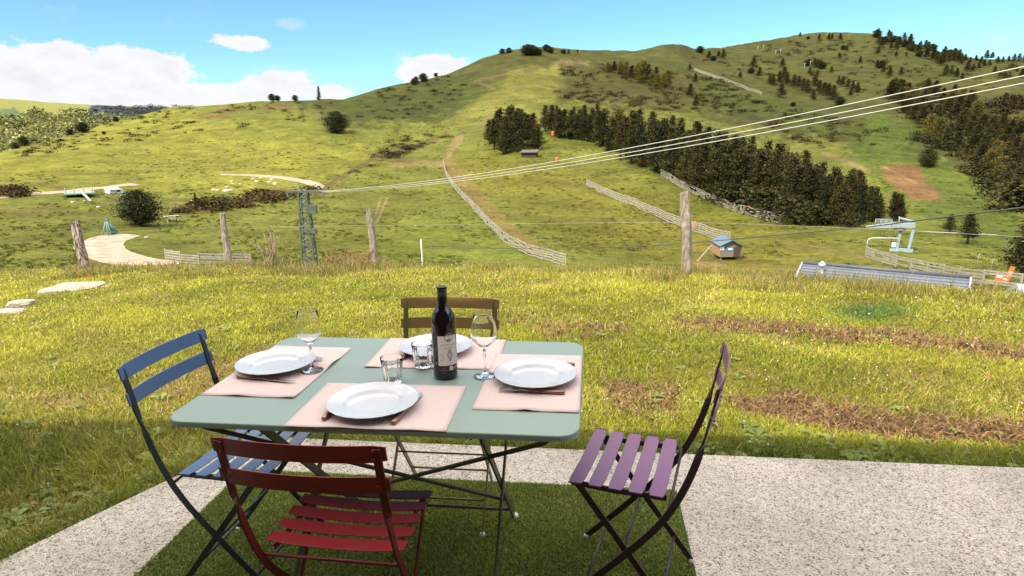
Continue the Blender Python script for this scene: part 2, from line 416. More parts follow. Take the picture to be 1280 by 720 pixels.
def track(poly, w, c, a=1.0, asp=1.0):
    mix(bgm*(1-smooth(w*.6, w*1.3, linedist(poly, PX, PY, asp)+w*.9*(fbm(PX/6, PY/4, 5, 3)-.5)))*a, c)
track([(556, 204), (562, 185), (578, 170), (600, 158), (618, 130), (620, 112), (606, 106), (594, 102), (640, 91), (672, 82)], 2.0, DIRT*.85, .4)
track([(575, 172), (562, 190), (556, 204)], 5, DIRT, .65)
track([(560, 206), (580, 225), (602, 255), (640, 290), (668, 312)], 9, np.array([.14, .095, .032]), .7)
track([(484, 248), (478, 262), (472, 276)], 1.6, DIRT*1.2, .8); track([(476, 248), (470, 268)], 1.6, DIRT*1.2, .7)
track([(395, 243), (420, 226), (450, 208), (470, 196), (495, 188), (520, 184), (560, 168)], 3, GULLY, .75)
track([(470, 196), (495, 190), (500, 196)], 7, GULLY, .6)
track([(490, 207), (520, 203), (552, 204)], 4, DIRT, .6)
track([(0, 263), (35, 262), (70, 258)], 3, GULLY, .4)
track([(868, 329), (905, 332)], 3.5, DIRT, .65); track([(962, 348), (1000, 344)], 3, DIRT*1.1, .7); track([(985, 306), (1060, 318), (1110, 330)], 5, DRY, .35)
track([(1030, 192), (1060, 202), (1086, 214)], 3, DIRT, .6)
mix(bgm*softpoly([(1098, 207), (1150, 206), (1158, 226), (1182, 252), (1140, 250), (1112, 228)], PX, PY, 3)*.9, BROWN)
track([(1106, 209), (1126, 219), (1146, 230)], 1.2, DIRT*1.2, .5)
mix(bgm*softpoly([(690, 76), (735, 76), (735, 82), (695, 82)], PX, PY, 3)*.6, DIRT)
track([(130, 314), (150, 326), (210, 334)], 5, np.array([.18, .095, .03]), .6)
track([(120, 268), (60, 262), (0, 268)], 4, GULLY, .35)
for (x, y, w, h) in [(10, 240, 22, 5), (75, 234, 12, 3), (250, 259, 34, 8), (355, 241, 38, 6), (455, 325, 30, 9), (130, 115, 10, 3), (270, 145, 20, 4), (285, 137, 14, 3), (345, 134, 20, 4)]:
    mix(bgm*np.exp(-(((PX-x)/w)**2+((PY-y)/h)**2)**1.5)*.8, np.array([.12, .075, .03]))
# near lawn: thin earth, straw and green
nm = near.astype(float)
ln = fbm(XX/1.1, YY/1.1, 41, 4); l2 = fbm(XX/.35, YY/.35, 42, 3)
C = np.where(near[..., None], np.array([.125, .125, .022]), C)
mix(nm*smooth(.45, .65, ln)*.6, np.array([.19, .15, .045]))
SOILS = [([(900, 500), (1000, 495), (1100, 520), (1290, 530), (1290, 555), (1150, 552), (1040, 540), (940, 520)], 9, .95), ([(840, 402), (900, 398), (1010, 408), (1120, 415), (1290, 440), (1290, 452), (1150, 436), (1000, 420), (860, 412)], 6, .7),
         ([(640, 405), (760, 405), (800, 415), (690, 420)], 6, .45), ([(760, 480), (850, 485), (850, 520), (770, 520)], 9, .5), ([(0, 490), (90, 495), (150, 505), (60, 510)], 7, .35), ([(180, 470), (330, 440), (300, 470), (200, 520)], 8, .35)]
SOIL = np.zeros(Rall.shape)
for poly, w, a in SOILS: SOIL = np.maximum(SOIL, softpoly(poly, PX, PY, w)*a*near)
mix(SOIL, np.array([.15, .082, .038]))
hid = tfull == -.5
C = np.where(hid[..., None], MEADOW, C)
def ground_material():
    m = bpy.data.materials.new('meadow'); m.use_nodes = True; t = m.node_tree; b = t.nodes['Principled BSDF']
    a = t.nodes.new('ShaderNodeAttribute'); a.attribute_name = 'col'; g = t.nodes.new('ShaderNodeNewGeometry')
    def noise(sc, det, ro=.6):
        n = t.nodes.new('ShaderNodeTexNoise'); n.inputs['Scale'].default_value = sc; n.inputs['Detail'].default_value = det; n.inputs['Roughness'].default_value = ro
        t.links.new(g.outputs['Position'], n.inputs['Vector']); return n
    def rng_(n, a0, a1, b0, b1):
        r = t.nodes.new('ShaderNodeMapRange'); r.inputs[1].default_value = a0; r.inputs[2].default_value = a1; r.inputs[3].default_value = b0; r.inputs[4].default_value = b1
        t.links.new(n.outputs[0], r.inputs[0]); return r
    cur = a.outputs['Color']
    def mult(cur, r):
        mx = t.nodes.new('ShaderNodeMix'); mx.data_type = 'RGBA'; mx.blend_type = 'MULTIPLY'; mx.inputs[0].default_value = 1
        t.links.new(cur, mx.inputs[6]); t.links.new(r.outputs[0], mx.inputs[7]); return mx.outputs[2]
    cur = mult(cur, rng_(noise(1.1, 8, .8), .36, .64, .55, 1.45)); cur = mult(cur, rng_(noise(.13, 6, .6), .34, .66, .72, 1.28)); cur = mult(cur, rng_(noise(.028, 4), .35, .65, .85, 1.15))
    def blend(cur, n, lo, hi, amt, col):
        r = rng_(n, lo, hi, 0, amt); mx = t.nodes.new('ShaderNodeMix'); mx.data_type = 'RGBA'; t.links.new(r.outputs[0], mx.inputs[0])
        t.links.new(cur, mx.inputs[6]); mx.inputs[7].default_value = (*col, 1); return mx.outputs[2]
    cur = blend(cur, noise(.36, 8, .75), .55, .64, .5, (.036, .040, .010))     # clumps of rougher growth
    cur = blend(cur, noise(.17, 7, .7), .58, .70, .35, (.135, .105, .03))      # dry grass
    cur = blend(cur, noise(1.9, 5, .75), .64, .72, .55, (.20, .17, .07))       # bleached tufts
    t.links.new(cur, b.inputs['Base Color']); b.inputs['Roughness'].default_value = .9; b.inputs['Specular IOR Level'].default_value = .08
    bp = t.nodes.new('ShaderNodeBump'); bp.inputs['Strength'].default_value = .8; bp.inputs['Distance'].default_value = .25
    t.links.new(noise(1.7, 6, .7).outputs[0], bp.inputs['Height']); t.links.new(bp.outputs[0], b.inputs['Normal'])
    return m
NA = len(AZG)
idx = np.arange(NA*NR).reshape(NA, NR)
q = np.stack([idx[:-1, :-1], idx[:-1, 1:], idx[1:, 1:], idx[1:, :-1]], -1).reshape(-1, 4)[:, ::-1]
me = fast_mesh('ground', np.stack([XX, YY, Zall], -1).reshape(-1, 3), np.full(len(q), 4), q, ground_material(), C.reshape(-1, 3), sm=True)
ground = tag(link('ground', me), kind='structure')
# ------------------------------------------------------------------ far hills beyond the left shoulder
def ridge(name, sky_px, low_el, d_low, d_sky, material, colf=None):
    a = np.array([azel(*p) for p in sky_px]); az = np.linspace(a[0, 0], a[-1, 0], 260); es = np.interp(az, a[:, 0], a[:, 1])
    t = np.linspace(0, 1, 50); el = R_(low_el)+(es[:, None]-R_(low_el))*t[None]
    d = np.exp(np.log(d_low)+(math.log(d_sky)-math.log(d_low))*t)[None]+0*el
    z = CAM[2]+d*np.tan(el)
    d = np.concatenate([d, d[:, -1:]*1.25], 1); z = np.concatenate([z, z[:, -1:]-d_sky*.06], 1)
    x = CAM[0]+d*np.sin(az)[:, None]; y = CAM[1]+d*np.cos(az)[:, None]
    z = z+d*.0016*(fbm(x/60, y/60, 11, 4)-.5)*2
    n, k = x.shape; ii = np.arange(n*k).reshape(n, k)
    qq = np.stack([ii[:-1, :-1], ii[:-1, 1:], ii[1:, 1:], ii[1:, :-1]], -1).reshape(-1, 4)[:, ::-1]
    px, py = azel_px(az[:, None]+0*d, np.arctan2(z-CAM[2], d))
    c = colf(px, py) if colf else None
    me = fast_mesh(name, np.stack([x, y, z], -1).reshape(-1, 3), np.full(len(qq), 4), qq, material, c.reshape(-1, 3) if c is not None else None, sm=True)
    return tag(link(name, me), kind='structure'), (az, d, z)
def farcol(px, py):
    c = np.tile(np.array([.185, .185, .06]), px.shape+(1,)).astype(float)
    m = softpoly([(-300, 132), (0, 134), (30, 139), (45, 147), (-300, 165)], px, py, 3)[..., None]
    return c*(1-m)+np.array([.085, .12, .06])*m
amat = attr_mat('far_pasture', translucent=0, rough=.95, spec=0)
ridge('far_hill', [(-420, 100), (0, 123), (60, 127.5), (115, 131), (210, 134), (300, 136), (420, 140)], -1.0, 900, 1700, amat, farcol)
dkm = mat('far_woodland', (.075, .088, .085), .95, noise=(.09, 1.0, (.028, .036, .04)), spec=0)
ridge('far_wooded_hill', [(96, 160), (108, 141), (114, 132), (125, 131), (160, 133), (210, 135), (300, 141), (330, 160)], -1.0, 600, 800, dkm)
vm = mat('valley_floor', (.10, .115, .03), .95, spec=0)
_, VW = ridge('valley_side', [(-420, 150), (-100, 152), (0, 151), (60, 145), (100, 148), (140, 153), (180, 163), (260, 185)], -4.5, 260, 430, vm)
# ------------------------------------------------------------------ roads and tracks (laid on the ground)
def strip(name, pxs, width, material, lift=.07, step=1.2, kind='structure', edge=.25):
    P = np.array([G(*p)[:2] for p in pxs]); 
    L = np.concatenate([[0], np.cumsum(np.hypot(*np.diff(P, axis=0).T))]); n = max(8, int(L[-1]/step)); s = np.linspace(0, L[-1], n)
    Q = np.stack([np.interp(s, L, P[:, 0]), np.interp(s, L, P[:, 1])], 1)
    k = np.hanning(9); k /= k.sum()
    Q = np.stack([np.convolve(np.pad(Q[:, i], 4, mode='edge'), k, 'valid') for i in range(2)], 1)
    T = np.gradient(Q, axis=0); T /= np.linalg.norm(T, axis=1)[:, None]+1e-9; Nn = np.stack([-T[:, 1], T[:, 0]], 1)
    w = np.interp(s/L[-1], np.linspace(0, 1, len(width)), width) if hasattr(width, '__len__') else np.full(n, width)
    rows = np.linspace(-.5, .5, 9); V = []
    for r in rows:
        jit = 1+edge*(fbm(s/2.0, s*0+r*40, 8, 3)-.5)*(1 if abs(r) > .4 else 0)
        xy = Q+Nn*(w*r*jit)[:, None]; V.append(np.column_stack([xy, Hn(xy[:, 0], xy[:, 1])+lift*(1-abs(r)*1.2)]))
    V = np.concatenate(V); ii = np.arange(9*n).reshape(9, n)
    qq = np.stack([ii[:-1, :-1], ii[:-1, 1:], ii[1:, 1:], ii[1:, :-1]], -1).reshape(-1, 4)[:, ::-1]
    return tag(link(name, fast_mesh(name, V, np.full(len(qq), 4), qq, material, sm=True)), kind=kind)
gravel = mat('gravel', (.37, .305, .24), .95, noise=(.9, 1.0, (.24, .185, .135)), spec=.1)
strip('gravel_road', [(222, 332), (188, 331), (154, 324.5), (132, 316.5), (122, 309), (126, 302), (142, 296.5), (164, 292)], [4.6, 4.6, 4.4, 4.2, 4.0, 3.6], gravel)
strip('valley_road', [(-60, 254), (0, 247.5), (60, 241.5), (110, 236), (150, 232), (172, 230)], 2.6, gravel, lift=.12)
strip('hairpin_road', [(272, 218), (300, 219), (335, 221), (365, 224), (384, 227), (395, 231), (396, 235), (386, 239), (374, 243)], [1.5, 2.4, 3, 3.2, 3.2, 3], gravel, lift=.15)
# ------------------------------------------------------------------ terrace
def aggregate():
    m = bpy.data.materials.new('exposed_aggregate'); m.use_nodes = True; t = m.node_tree; b = t.nodes['Principled BSDF']
    g = t.nodes.new('ShaderNodeNewGeometry')
    def vor(sc, f='F1'):
        v = t.nodes.new('ShaderNodeTexVoronoi'); v.inputs['Scale'].default_value = sc; v.feature = f; t.links.new(g.outputs['Position'], v.inputs['Vector']); return v
    v1 = vor(165); v2 = vor(70)
    ramp = t.nodes.new('ShaderNodeValToRGB'); e = ramp.color_ramp.elements
    e[0].position = 0; e[0].color = (.20, .14, .09, 1); e[1].position = 1; e[1].color = (.78, .70, .62, 1)
    for p, c in ((.10, (.36, .29, .22)), (.2, (.62, .535, .46)), (.6, (.71, .63, .555))):
        k = e.new(p); k.color = (*c, 1)
    sp = t.nodes.new('ShaderNodeSeparateColor'); t.links.new(v1.outputs['Color'], sp.inputs[0]); t.links.new(sp.outputs[0], ramp.inputs[0])
    dist = t.nodes.new('ShaderNodeMapRange'); dist.inputs[1].default_value = .25; dist.inputs[2].default_value = .62; dist.inputs[3].default_value = 1; dist.inputs[4].default_value = .68
    t.links.new(v1.outputs['Distance'], dist.inputs[0])
    n = t.nodes.new('ShaderNodeTexNoise'); n.inputs['Scale'].default_value = 1.6; n.inputs['Detail'].default_value = 6; t.links.new(g.outputs['Position'], n.inputs['Vector'])
    nr = t.nodes.new('ShaderNodeMapRange'); nr.inputs[1].default_value = .3; nr.inputs[2].default_value = .7; nr.inputs[3].default_value = .76; nr.inputs[4].default_value = 1.14; t.links.new(n.outputs[0], nr.inputs[0])
    n2 = t.nodes.new('ShaderNodeTexNoise'); n2.inputs['Scale'].default_value = 30; n2.inputs['Detail'].default_value = 4; t.links.new(g.outputs['Position'], n2.inputs['Vector'])
    nr2 = t.nodes.new('ShaderNodeMapRange'); nr2.inputs[1].default_value = .35; nr2.inputs[2].default_value = .65; nr2.inputs[3].default_value = .86; nr2.inputs[4].default_value = 1.08; t.links.new(n2.outputs[0], nr2.inputs[0])
    cur = ramp.outputs[0]
    for q in (dist, nr, nr2):
        mx = t.nodes.new('ShaderNodeMix'); mx.data_type = 'RGBA'; mx.blend_type = 'MULTIPLY'; mx.inputs[0].default_value = 1
        t.links.new(cur, mx.inputs[6]); t.links.new(q.outputs[0], mx.inputs[7]); cur = mx.outputs[2]
    t.links.new(cur, b.inputs['Base Color']); b.inputs['Roughness'].default_value = .85; b.inputs['Specular IOR Level'].default_value = .25
    inv = t.nodes.new('ShaderNodeMath'); inv.operation = 'SUBTRACT'; inv.inputs[0].default_value = 1; t.links.new(v1.outputs['Distance'], inv.inputs[1])
    bp = t.nodes.new('ShaderNodeBump'); bp.inputs['Strength'].default_value = .9; bp.inputs['Distance'].default_value = .005
    t.links.new(inv.outputs[0], bp.inputs['Height']); t.links.new(bp.outputs[0], b.inputs['Normal'])
    return m
TER = [(-1.10, .945), (-1.18, .73), (-1.30, .48), (-1.46, .12), (-1.56, -.12), (-1.95, -1.0), (-2.3, -1.9), (-2.6, -3.0), (7, -3.0), (7, .945)]
b = MB(); n = len(TER)
b.add([(x, y, -.16) for x, y in TER]+[(x, y, 0) for x, y in TER], [tuple(range(n, 2*n))[::-1]]+[(i, (i+1) % n, (i+1) % n+n, i+n) for i in range(n)])
tag(b.build('terrace', aggregate(), bevel=.008), kind='structure')
plaster = mat('render_white', (.78, .76, .72), .9, noise=(3, .4, (.7, .68, .63)), bump=(40, .2))
larch = mat('dark_larch_boards', (.075, .05, .035), .8, noise=(5, .6, (.05, .033, .022)), bump=(30, .3))
tiles = mat('roof_slate', (.10, .09, .085), .8)
b = MB(); b.box((0, -6.2, 2.25), (22, 6.2, 4.6))
tag(b.build('house_wall', larch), kind='structure')
b = MB(); b.add([(-11.6, -2.10, 4.66), (11.6, -2.10, 4.66), (11.6, -6.2, 7.0), (-11.6, -6.2, 7.0), (-11.6, -2.10, 4.88), (11.6, -2.10, 4.88), (11.6, -6.2, 7.2), (-11.6, -6.2, 7.2)],
                [(3, 2, 1, 0), (4, 5, 6, 7), (0, 1, 5, 4), (1, 2, 6, 5), (2, 3, 7, 6), (3, 0, 4, 7)])
tag(b.build('house_roof', tiles), kind='structure')
# ------------------------------------------------------------------ artificial turf mat
turf_back = mat('turf_backing', (.035, .06, .016), .95)
turf_m = attr_mat('turf_pile', .2, .55, .3)
MX0, MX1, MY0, MY1 = -.985, .975, -2.2, .605
tm_ = thing('turf_mat', 'rectangular mat of short green artificial turf lying on the terrace under the table', 'mat', (0, 0, 0))
b = MB(); b.box((0, (MY0+MY1)/2, .006), (MX1-MX0, MY1-MY0, .010)); b.build('backing', turf_back, tm_)
def blades(name, P, h, w, lean, colr, material, parent=None, bend=.5, segs=2):
    """many thin leaves as one mesh; P (N,3), h,w,lean (N), colr (N,3)"""
    N = len(P); th = rng.uniform(0, 2*math.pi, N); la = rng.uniform(0, 2*math.pi, N)
    sx, sy = np.cos(th), np.sin(th); lx, ly = np.cos(la), np.sin(la)
    V = np.zeros((N, 5, 3), np.float32)
    for k, (f, wf) in enumerate(((0, 1.0), (.5, .85), (1, 0))):
        off = lean*(f**1.7)*h; zz = h*f*np.sqrt(np.clip(1-(lean*f)**2*.55, .15, 1))
        cx = P[:, 0]+lx*off; cy_ = P[:, 1]+ly*off; cz = P[:, 2]+zz
        if k < 2:
            for s, j in ((-1, 2*k), (1, 2*k+1)):
                V[:, j, 0] = cx+s*sx*w*wf/2; V[:, j, 1] = cy_+s*sy*w*wf/2; V[:, j, 2] = cz
        else: V[:, 4, 0] = cx; V[:, 4, 1] = cy_; V[:, 4, 2] = cz
    base = np.arange(N)[:, None]*5
    lp = (base+np.array([0, 1, 3, 2, 2, 3, 4])[None]).ravel()
    sz = np.tile([4, 3], N)
    me = fast_mesh(name, V.reshape(-1, 3), sz, lp, material, np.repeat(colr, 5, 0))
    return link(name, me, parent)
N = 230000
px = rng.uniform(MX0+.003, MX1-.003, N); py = MY1-.004-(rng.uniform(0, 1, N)**1.25)*2.0
tuft = fbm(px/.35, py/.35, 4, 3)
base = np.array([.19, .235, .035]); c2 = np.array([.38, .42, .09]); c3 = np.array([.20, .18, .07])
r = rng.uniform(0, 1, N)[:, None]
col = base*(1-r)+c2*r; col = np.where(rng.uniform(0, 1, N)[:, None] < .10, c3, col)*(.8+.4*tuft)[:, None]
tp = blades('pile', np.column_stack([px, py, np.full(N, .011)]), rng.uniform(.007, .014, N), rng.uniform(.0022, .0042, N), rng.uniform(.1, 1.1, N), col, turf_m, tm_)
tp['kind'] = 'stuff'
# ------------------------------------------------------------------ furniture
def paint(name, c, rough=.42):
    return mat(name, c, rough, noise=(60, .25, tuple(q*.8 for q in c)), bump=(900, .04), spec=.5)
white_cap = mat('white_plastic', (.75, .75, .73), .4)
def chair(name, label, loc, rz, slat, frame):
    t = thing(name, label, 'chair', loc, rz, None)
    rivet = slat
    # seat: five cross slats, dished
    b = MB(); sl = []
    for i in range(5):
        yc = -.122+i*.061; V = []; n = 11
        for k in range(n):
            u = -1+2*k/(n-1); x = u*.19; dish = -.010*(1-u*u)+.004; hw = .0235*(1 if abs(u) < .99 else .8)
            for (dy, dz) in ((-hw, 0), (hw, 0), (hw, -.003), (-hw, -.003)): V.append((x, yc+dy, .452+dish+dz))
        F = [(0, 3, 2, 1), tuple(4*(n-1)+q for q in range(4))]
        for k in range(n-1):
            for q in range(4): F.append((4*k+q, 4*k+4+q, 4*k+4+(q+1) % 4, 4*k+(q+1) % 4))
        b.add([tuple(p) for p in V], [tuple(reversed(f)) for f in F])
        for sx in (-1, 1): b.lathe([(.0001, .0022), (.004, .0016), (.0055, 0)], 10, (sx*.163, yc, .4515))
    b.build('seat', slat, t, bevel=.0012)
    for s in (-1, 1):
        b = MB(); b.bar([(s*.163, -.15, .441), (s*.163, .0, .436), (s*.163, .138, .441)], (0, 0, 1), .018, .006); b.build('seat_rail', frame, t, bevel=.001)
    # long bars: front foot, under the seat, curving up to carry the back
    prof = [(.172, .012), (.06, .135), (-.06, .270), (-.125, .350), (-.168, .420), (-.200, .492), (-.225, .565), (-.243, .635), (-.254, .685), (-.264, .740), (-.275, .790), (-.279, .812)]
    for s in (-1, 1):
        pts = [(s*.192, y, z) for y, z in prof]; Wd = []
        for i, (y, z) in enumerate(prof):
            a = smooth(.575, .675, z); tz = np.array([0, 1, 1.0])
            Wd.append((a*1.0*s, (1-a)*.77, (1-a)*.64))
        # subdivide for a smooth twist
        P2 = []; W2 = []
        for i in range(len(pts)-1):
            for f in (0, .34, .67):
                p = np.array(pts[i])*(1-f)+np.array(pts[i+1])*f; P2.append(p); a = float(smooth(.575, .675, p[2])); W2.append((a*s, (1-a)*.77, (1-a)*.64))
        P2.append(np.array(pts[-1])); W2.append(Wd[-1])
        P2 = np.array(P2); k = np.array([.25, .5, .25])
        for _ in range(3): P2[1:-1] = .25*P2[:-2]+.5*P2[1:-1]+.25*P2[2:]
        b = MB(); b.bar(P2, W2, .021, .006); lg = b.build('leg', frame, t, bevel=.001)
        b = MB(); b.lathe([(.0001, 0), (.009, .001), (.011, .006), (.009, .015), (.0001, .018)], 12, (s*.192, .174, .0)); b.build('foot_cap', white_cap, lg)
        pts = [(s*.170, .118, .443), (s*.170, -.21, .012)]
        b = MB(); b.bar(pts, (0, .8, .6), .020, .006); lg = b.build('leg', frame, t, bevel=.001)
        b = MB(); b.lathe([(.0001, 0), (.009, .001), (.011, .006), (.009, .015), (.0001, .018)], 12, (s*.170, -.212, .0)); b.build('foot_cap', white_cap, lg)
    for (y, z, w, r) in ((.09, .100, .192, .0045), (-.148, .094, .170, .0045), (-.026, .233, .188, .004), (-.160, .424, .196, .0045)):
        b = MB(); b.tube([(-w, y, z), (w, y, z)], r, 8); b.build('crossbar', frame, t)
    # back: two bowed slats with rivets
    for zc_, yb in ((.797, -.276), (.712, -.262)):
        b = MB(); n = 15; V = []
        for k in range(n):
            u = -1+2*k/(n-1); x = u*.212; yy = yb-.006-.022*(1-u*u)+.014; hh = .0235 if abs(u) < .99 else .019
            for dz, dy in ((-hh, .003*0), (hh, -.008), (hh, -.0075+.0032-.0030+.0027), (-hh, .0027)):
                V.append((x, yy+dy, zc_+dz))
        F = [(0, 3, 2, 1), tuple(4*(n-1)+q for q in range(4))]
        for k in range(n-1):
            for q in range(4): F.append((4*k+q, 4*k+4+q, 4*k+4+(q+1) % 4, 4*k+(q+1) % 4))
        b.add(V, F)
        for s in (-1, 1):
            for dz in ((-.011, .011) if zc_ > .75 else (0,)):
                for side in (-1, 1):
                    b.tube([(s*.185, yb-.0+.002*side-.004, zc_+dz), (s*.185, yb+side*.0065-.004, zc_+dz)], .0042, 8)
        b.build('back_slat', slat, t, bevel=.0012)
    return t
blue_s = paint('blue_paint', (.085, .155, .33), .26); blue_f = paint('blue_frame_paint', (.022, .028, .045))
red_s = paint('dark_red_paint', (.24, .012, .016), .40); red_f = paint('dark_red_frame_paint', (.12, .008, .010), .4)
pur_s = paint('plum_paint', (.19, .070, .185), .38); pur_f = paint('plum_frame_paint', (.045, .020, .030))
brn_s = paint('brown_paint', (.28, .165, .065), .5); brn_f = paint('olive_frame_paint', (.16, .12, .05))
chair('folding_chair', 'blue slatted metal folding chair at the left end of the table', (-.555, -.01, .004), R_(-92.5), blue_s, blue_f)
chair('folding_chair', 'dark red slatted metal folding chair on the turf at the near side of the table', (-.047, -.365, .012), R_(-1.5), red_s, red_f)
chair('folding_chair', 'purple plum metal folding chair half on the turf at the right end of the table', (.728, .012, .012), R_(90-13), pur_s, pur_f)
chair('folding_chair', 'brown metal folding chair at the far side of the table behind the wine bottle', (.016, .385, .012), R_(180), brn_s, brn_f)
# table
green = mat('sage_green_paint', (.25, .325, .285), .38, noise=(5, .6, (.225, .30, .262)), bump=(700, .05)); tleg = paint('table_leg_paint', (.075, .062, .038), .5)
tb = thing('folding_table', 'rectangular sage green metal folding table laid for four', 'table', (0, 0, .004))
hw, hd, rc_ = .585, .385, .062; ring = []
for cx_, cy_, a0 in ((hw-rc_, hd-rc_, 0), (-hw+rc_, hd-rc_, 90), (-hw+rc_, -hd+rc_, 180), (hw-rc_, -hd+rc_, 270)):
    for k in range(9): a = R_(a0+k*90/8); ring.append((cx_+rc_*math.cos(a), cy_+rc_*math.sin(a)))
b = MB(); n = len(ring); V = []
for (ins, z) in ((.012, .719), (0, .719), (0, .731), (.0006, .7335), (.002, .7353), (.005, .736)):
    for (x, y) in ring:
        l = math.hypot(x, y); V.append((x*(1-ins/hw), y*(1-ins/hd), z))
F = [tuple((5*n+k) for k in range(n)), tuple(reversed(range(n)))]
for j in range(5):
    for k in range(n): F.append((j*n+k, j*n+(k+1) % n, (j+1)*n+(k+1) % n, (j+1)*n+k))
b.add(V, F, sm=False); to = b.build('tabletop', green, tb)
for s in (-1, 1):
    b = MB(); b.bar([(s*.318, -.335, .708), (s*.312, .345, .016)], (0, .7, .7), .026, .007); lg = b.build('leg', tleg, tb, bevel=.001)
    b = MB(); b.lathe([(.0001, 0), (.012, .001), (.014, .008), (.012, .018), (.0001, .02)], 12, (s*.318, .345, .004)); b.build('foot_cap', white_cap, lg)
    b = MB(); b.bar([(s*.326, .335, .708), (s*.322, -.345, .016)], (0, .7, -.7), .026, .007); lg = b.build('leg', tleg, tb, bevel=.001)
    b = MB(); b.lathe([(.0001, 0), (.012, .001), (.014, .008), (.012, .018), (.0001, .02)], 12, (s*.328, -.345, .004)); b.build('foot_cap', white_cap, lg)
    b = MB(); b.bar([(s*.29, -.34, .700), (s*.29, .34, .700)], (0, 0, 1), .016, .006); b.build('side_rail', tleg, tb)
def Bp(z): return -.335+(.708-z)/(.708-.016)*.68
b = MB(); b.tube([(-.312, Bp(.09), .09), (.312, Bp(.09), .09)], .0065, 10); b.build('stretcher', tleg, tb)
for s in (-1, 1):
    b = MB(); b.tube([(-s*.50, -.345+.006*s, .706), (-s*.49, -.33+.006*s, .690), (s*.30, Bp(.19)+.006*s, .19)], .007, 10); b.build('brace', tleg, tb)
ZT = .7402
# placemats
pink = mat('pink_paper', (.66, .52, .50), .8, noise=(9, .4, (.61, .475, .455)), bump=(120, .15))
def placemat(cx, cy, w, d, rz, z, curl, label):
    b = MB(); nx, ny = 25, 19; V = []
    for j in range(ny):
        for i in range(nx):
            u, v = -1+2*i/(nx-1), -1+2*j/(ny-1); x, y = u*w/2, v*d/2
            zz = .0011+.0016*(vn(x*9+cx*7, y*9+cy*5, 3))*max(abs(u), abs(v))**4
            for (cu, cv, ch, rad) in curl: zz += ch*max(0, 1-math.hypot(u-cu, v-cv)/rad)**1.6
            V.append((x, y, zz))
    V += [(x, y, z_-.0008) for x, y, z_ in V]; o = nx*ny; F = []
    for j in range(ny-1):
        for i in range(nx-1):
            a = j*nx+i; F += [(a, a+1, a+nx+1, a+nx), (o+a, o+a+nx, o+a+nx+1, o+a+1)]
    E_ = [i for i in range(nx)]+[j*nx+nx-1 for j in range(1, ny)]+[(ny-1)*nx+i for i in range(nx-2, -1, -1)]+[j*nx for j in range(ny-2, 0, -1)]
    for k in range(len(E_)): a, c = E_[k], E_[(k+1) % len(E_)]; F.append((a, o+a, o+c, c))
    b.add(V, F, sm=True); m = b.build('placemat', pink); m.location = (cx, cy, z); m.rotation_euler.z = rz
    return tag(m, label, 'placemat', 'pink paper placemats')
placemat(.006, -.233, .450, .312, R_(.8), ZT, [(-.3, -1, .003, .4), (.6, -1, .002, .3)], 'pink placemat nearest the dark red chair')
placemat(.429, -.008, .305, .470, R_(0), ZT+.0006, [(0, -1, .006, .35), (1, .5, .004, .4)], 'pink placemat at the right end of the table beside the purple chair')
placemat(-.424, .028, .305, .468, R_(-.8), ZT, [(1, .25, .009, .4), (-.2, -1, .005, .5), (.9, -1, .004, .3)], 'pink placemat at the left end of the table beside the blue chair')
placemat(.069, .228, .452, .318, R_(1.4), ZT, [(-1, -1, .004, .4), (.3, -1, .003, .4)], 'pink placemat at the far side of the table under the tumbler and bottle')
# plates
china = mat('white_china', (.58, .59, .63), .16, spec=.5, coat=.3)
def plate(cx, cy, label):
    b = MB(); prof = [(.0001, .0075), (.05, .0072), (.072, .0078), (.079, .0105), (.084, .0155), (.090, .0178), (.108, .0200), (.126, .0232), (.1305, .0245), (.1318, .0238), (.1300, .0215),
                      (.108, .0165), (.090, .0140), (.082, .0095), (.072, .0030), (.070, 0), (.064, 0), (.062, .003), (.0001, .0035)]
    fl = lambda j, th: (.0045*math.cos(24*th) if 6 <= j <= 10 else 0)
    b.lathe(prof, 96, flute=fl); o = b.build('plate', china); o.location = (cx, cy, ZT+.0024)
    return tag(o, label, 'plate', 'white dinner plates')
def onT(x, y, z=.765): return at_z(x, y, z)[:2]
plate(*onT(466, 499), 'white rimmed dinner plate on the placemat nearest the dark red chair')
plate(*onT(669, 465), 'white rimmed dinner plate at the right end of the table')
plate(*onT(345, 451), 'white rimmed dinner plate at the left end beside the blue chair')
plate(*onT(545, 430.5), 'white rimmed dinner plate at the far side behind the bottle')
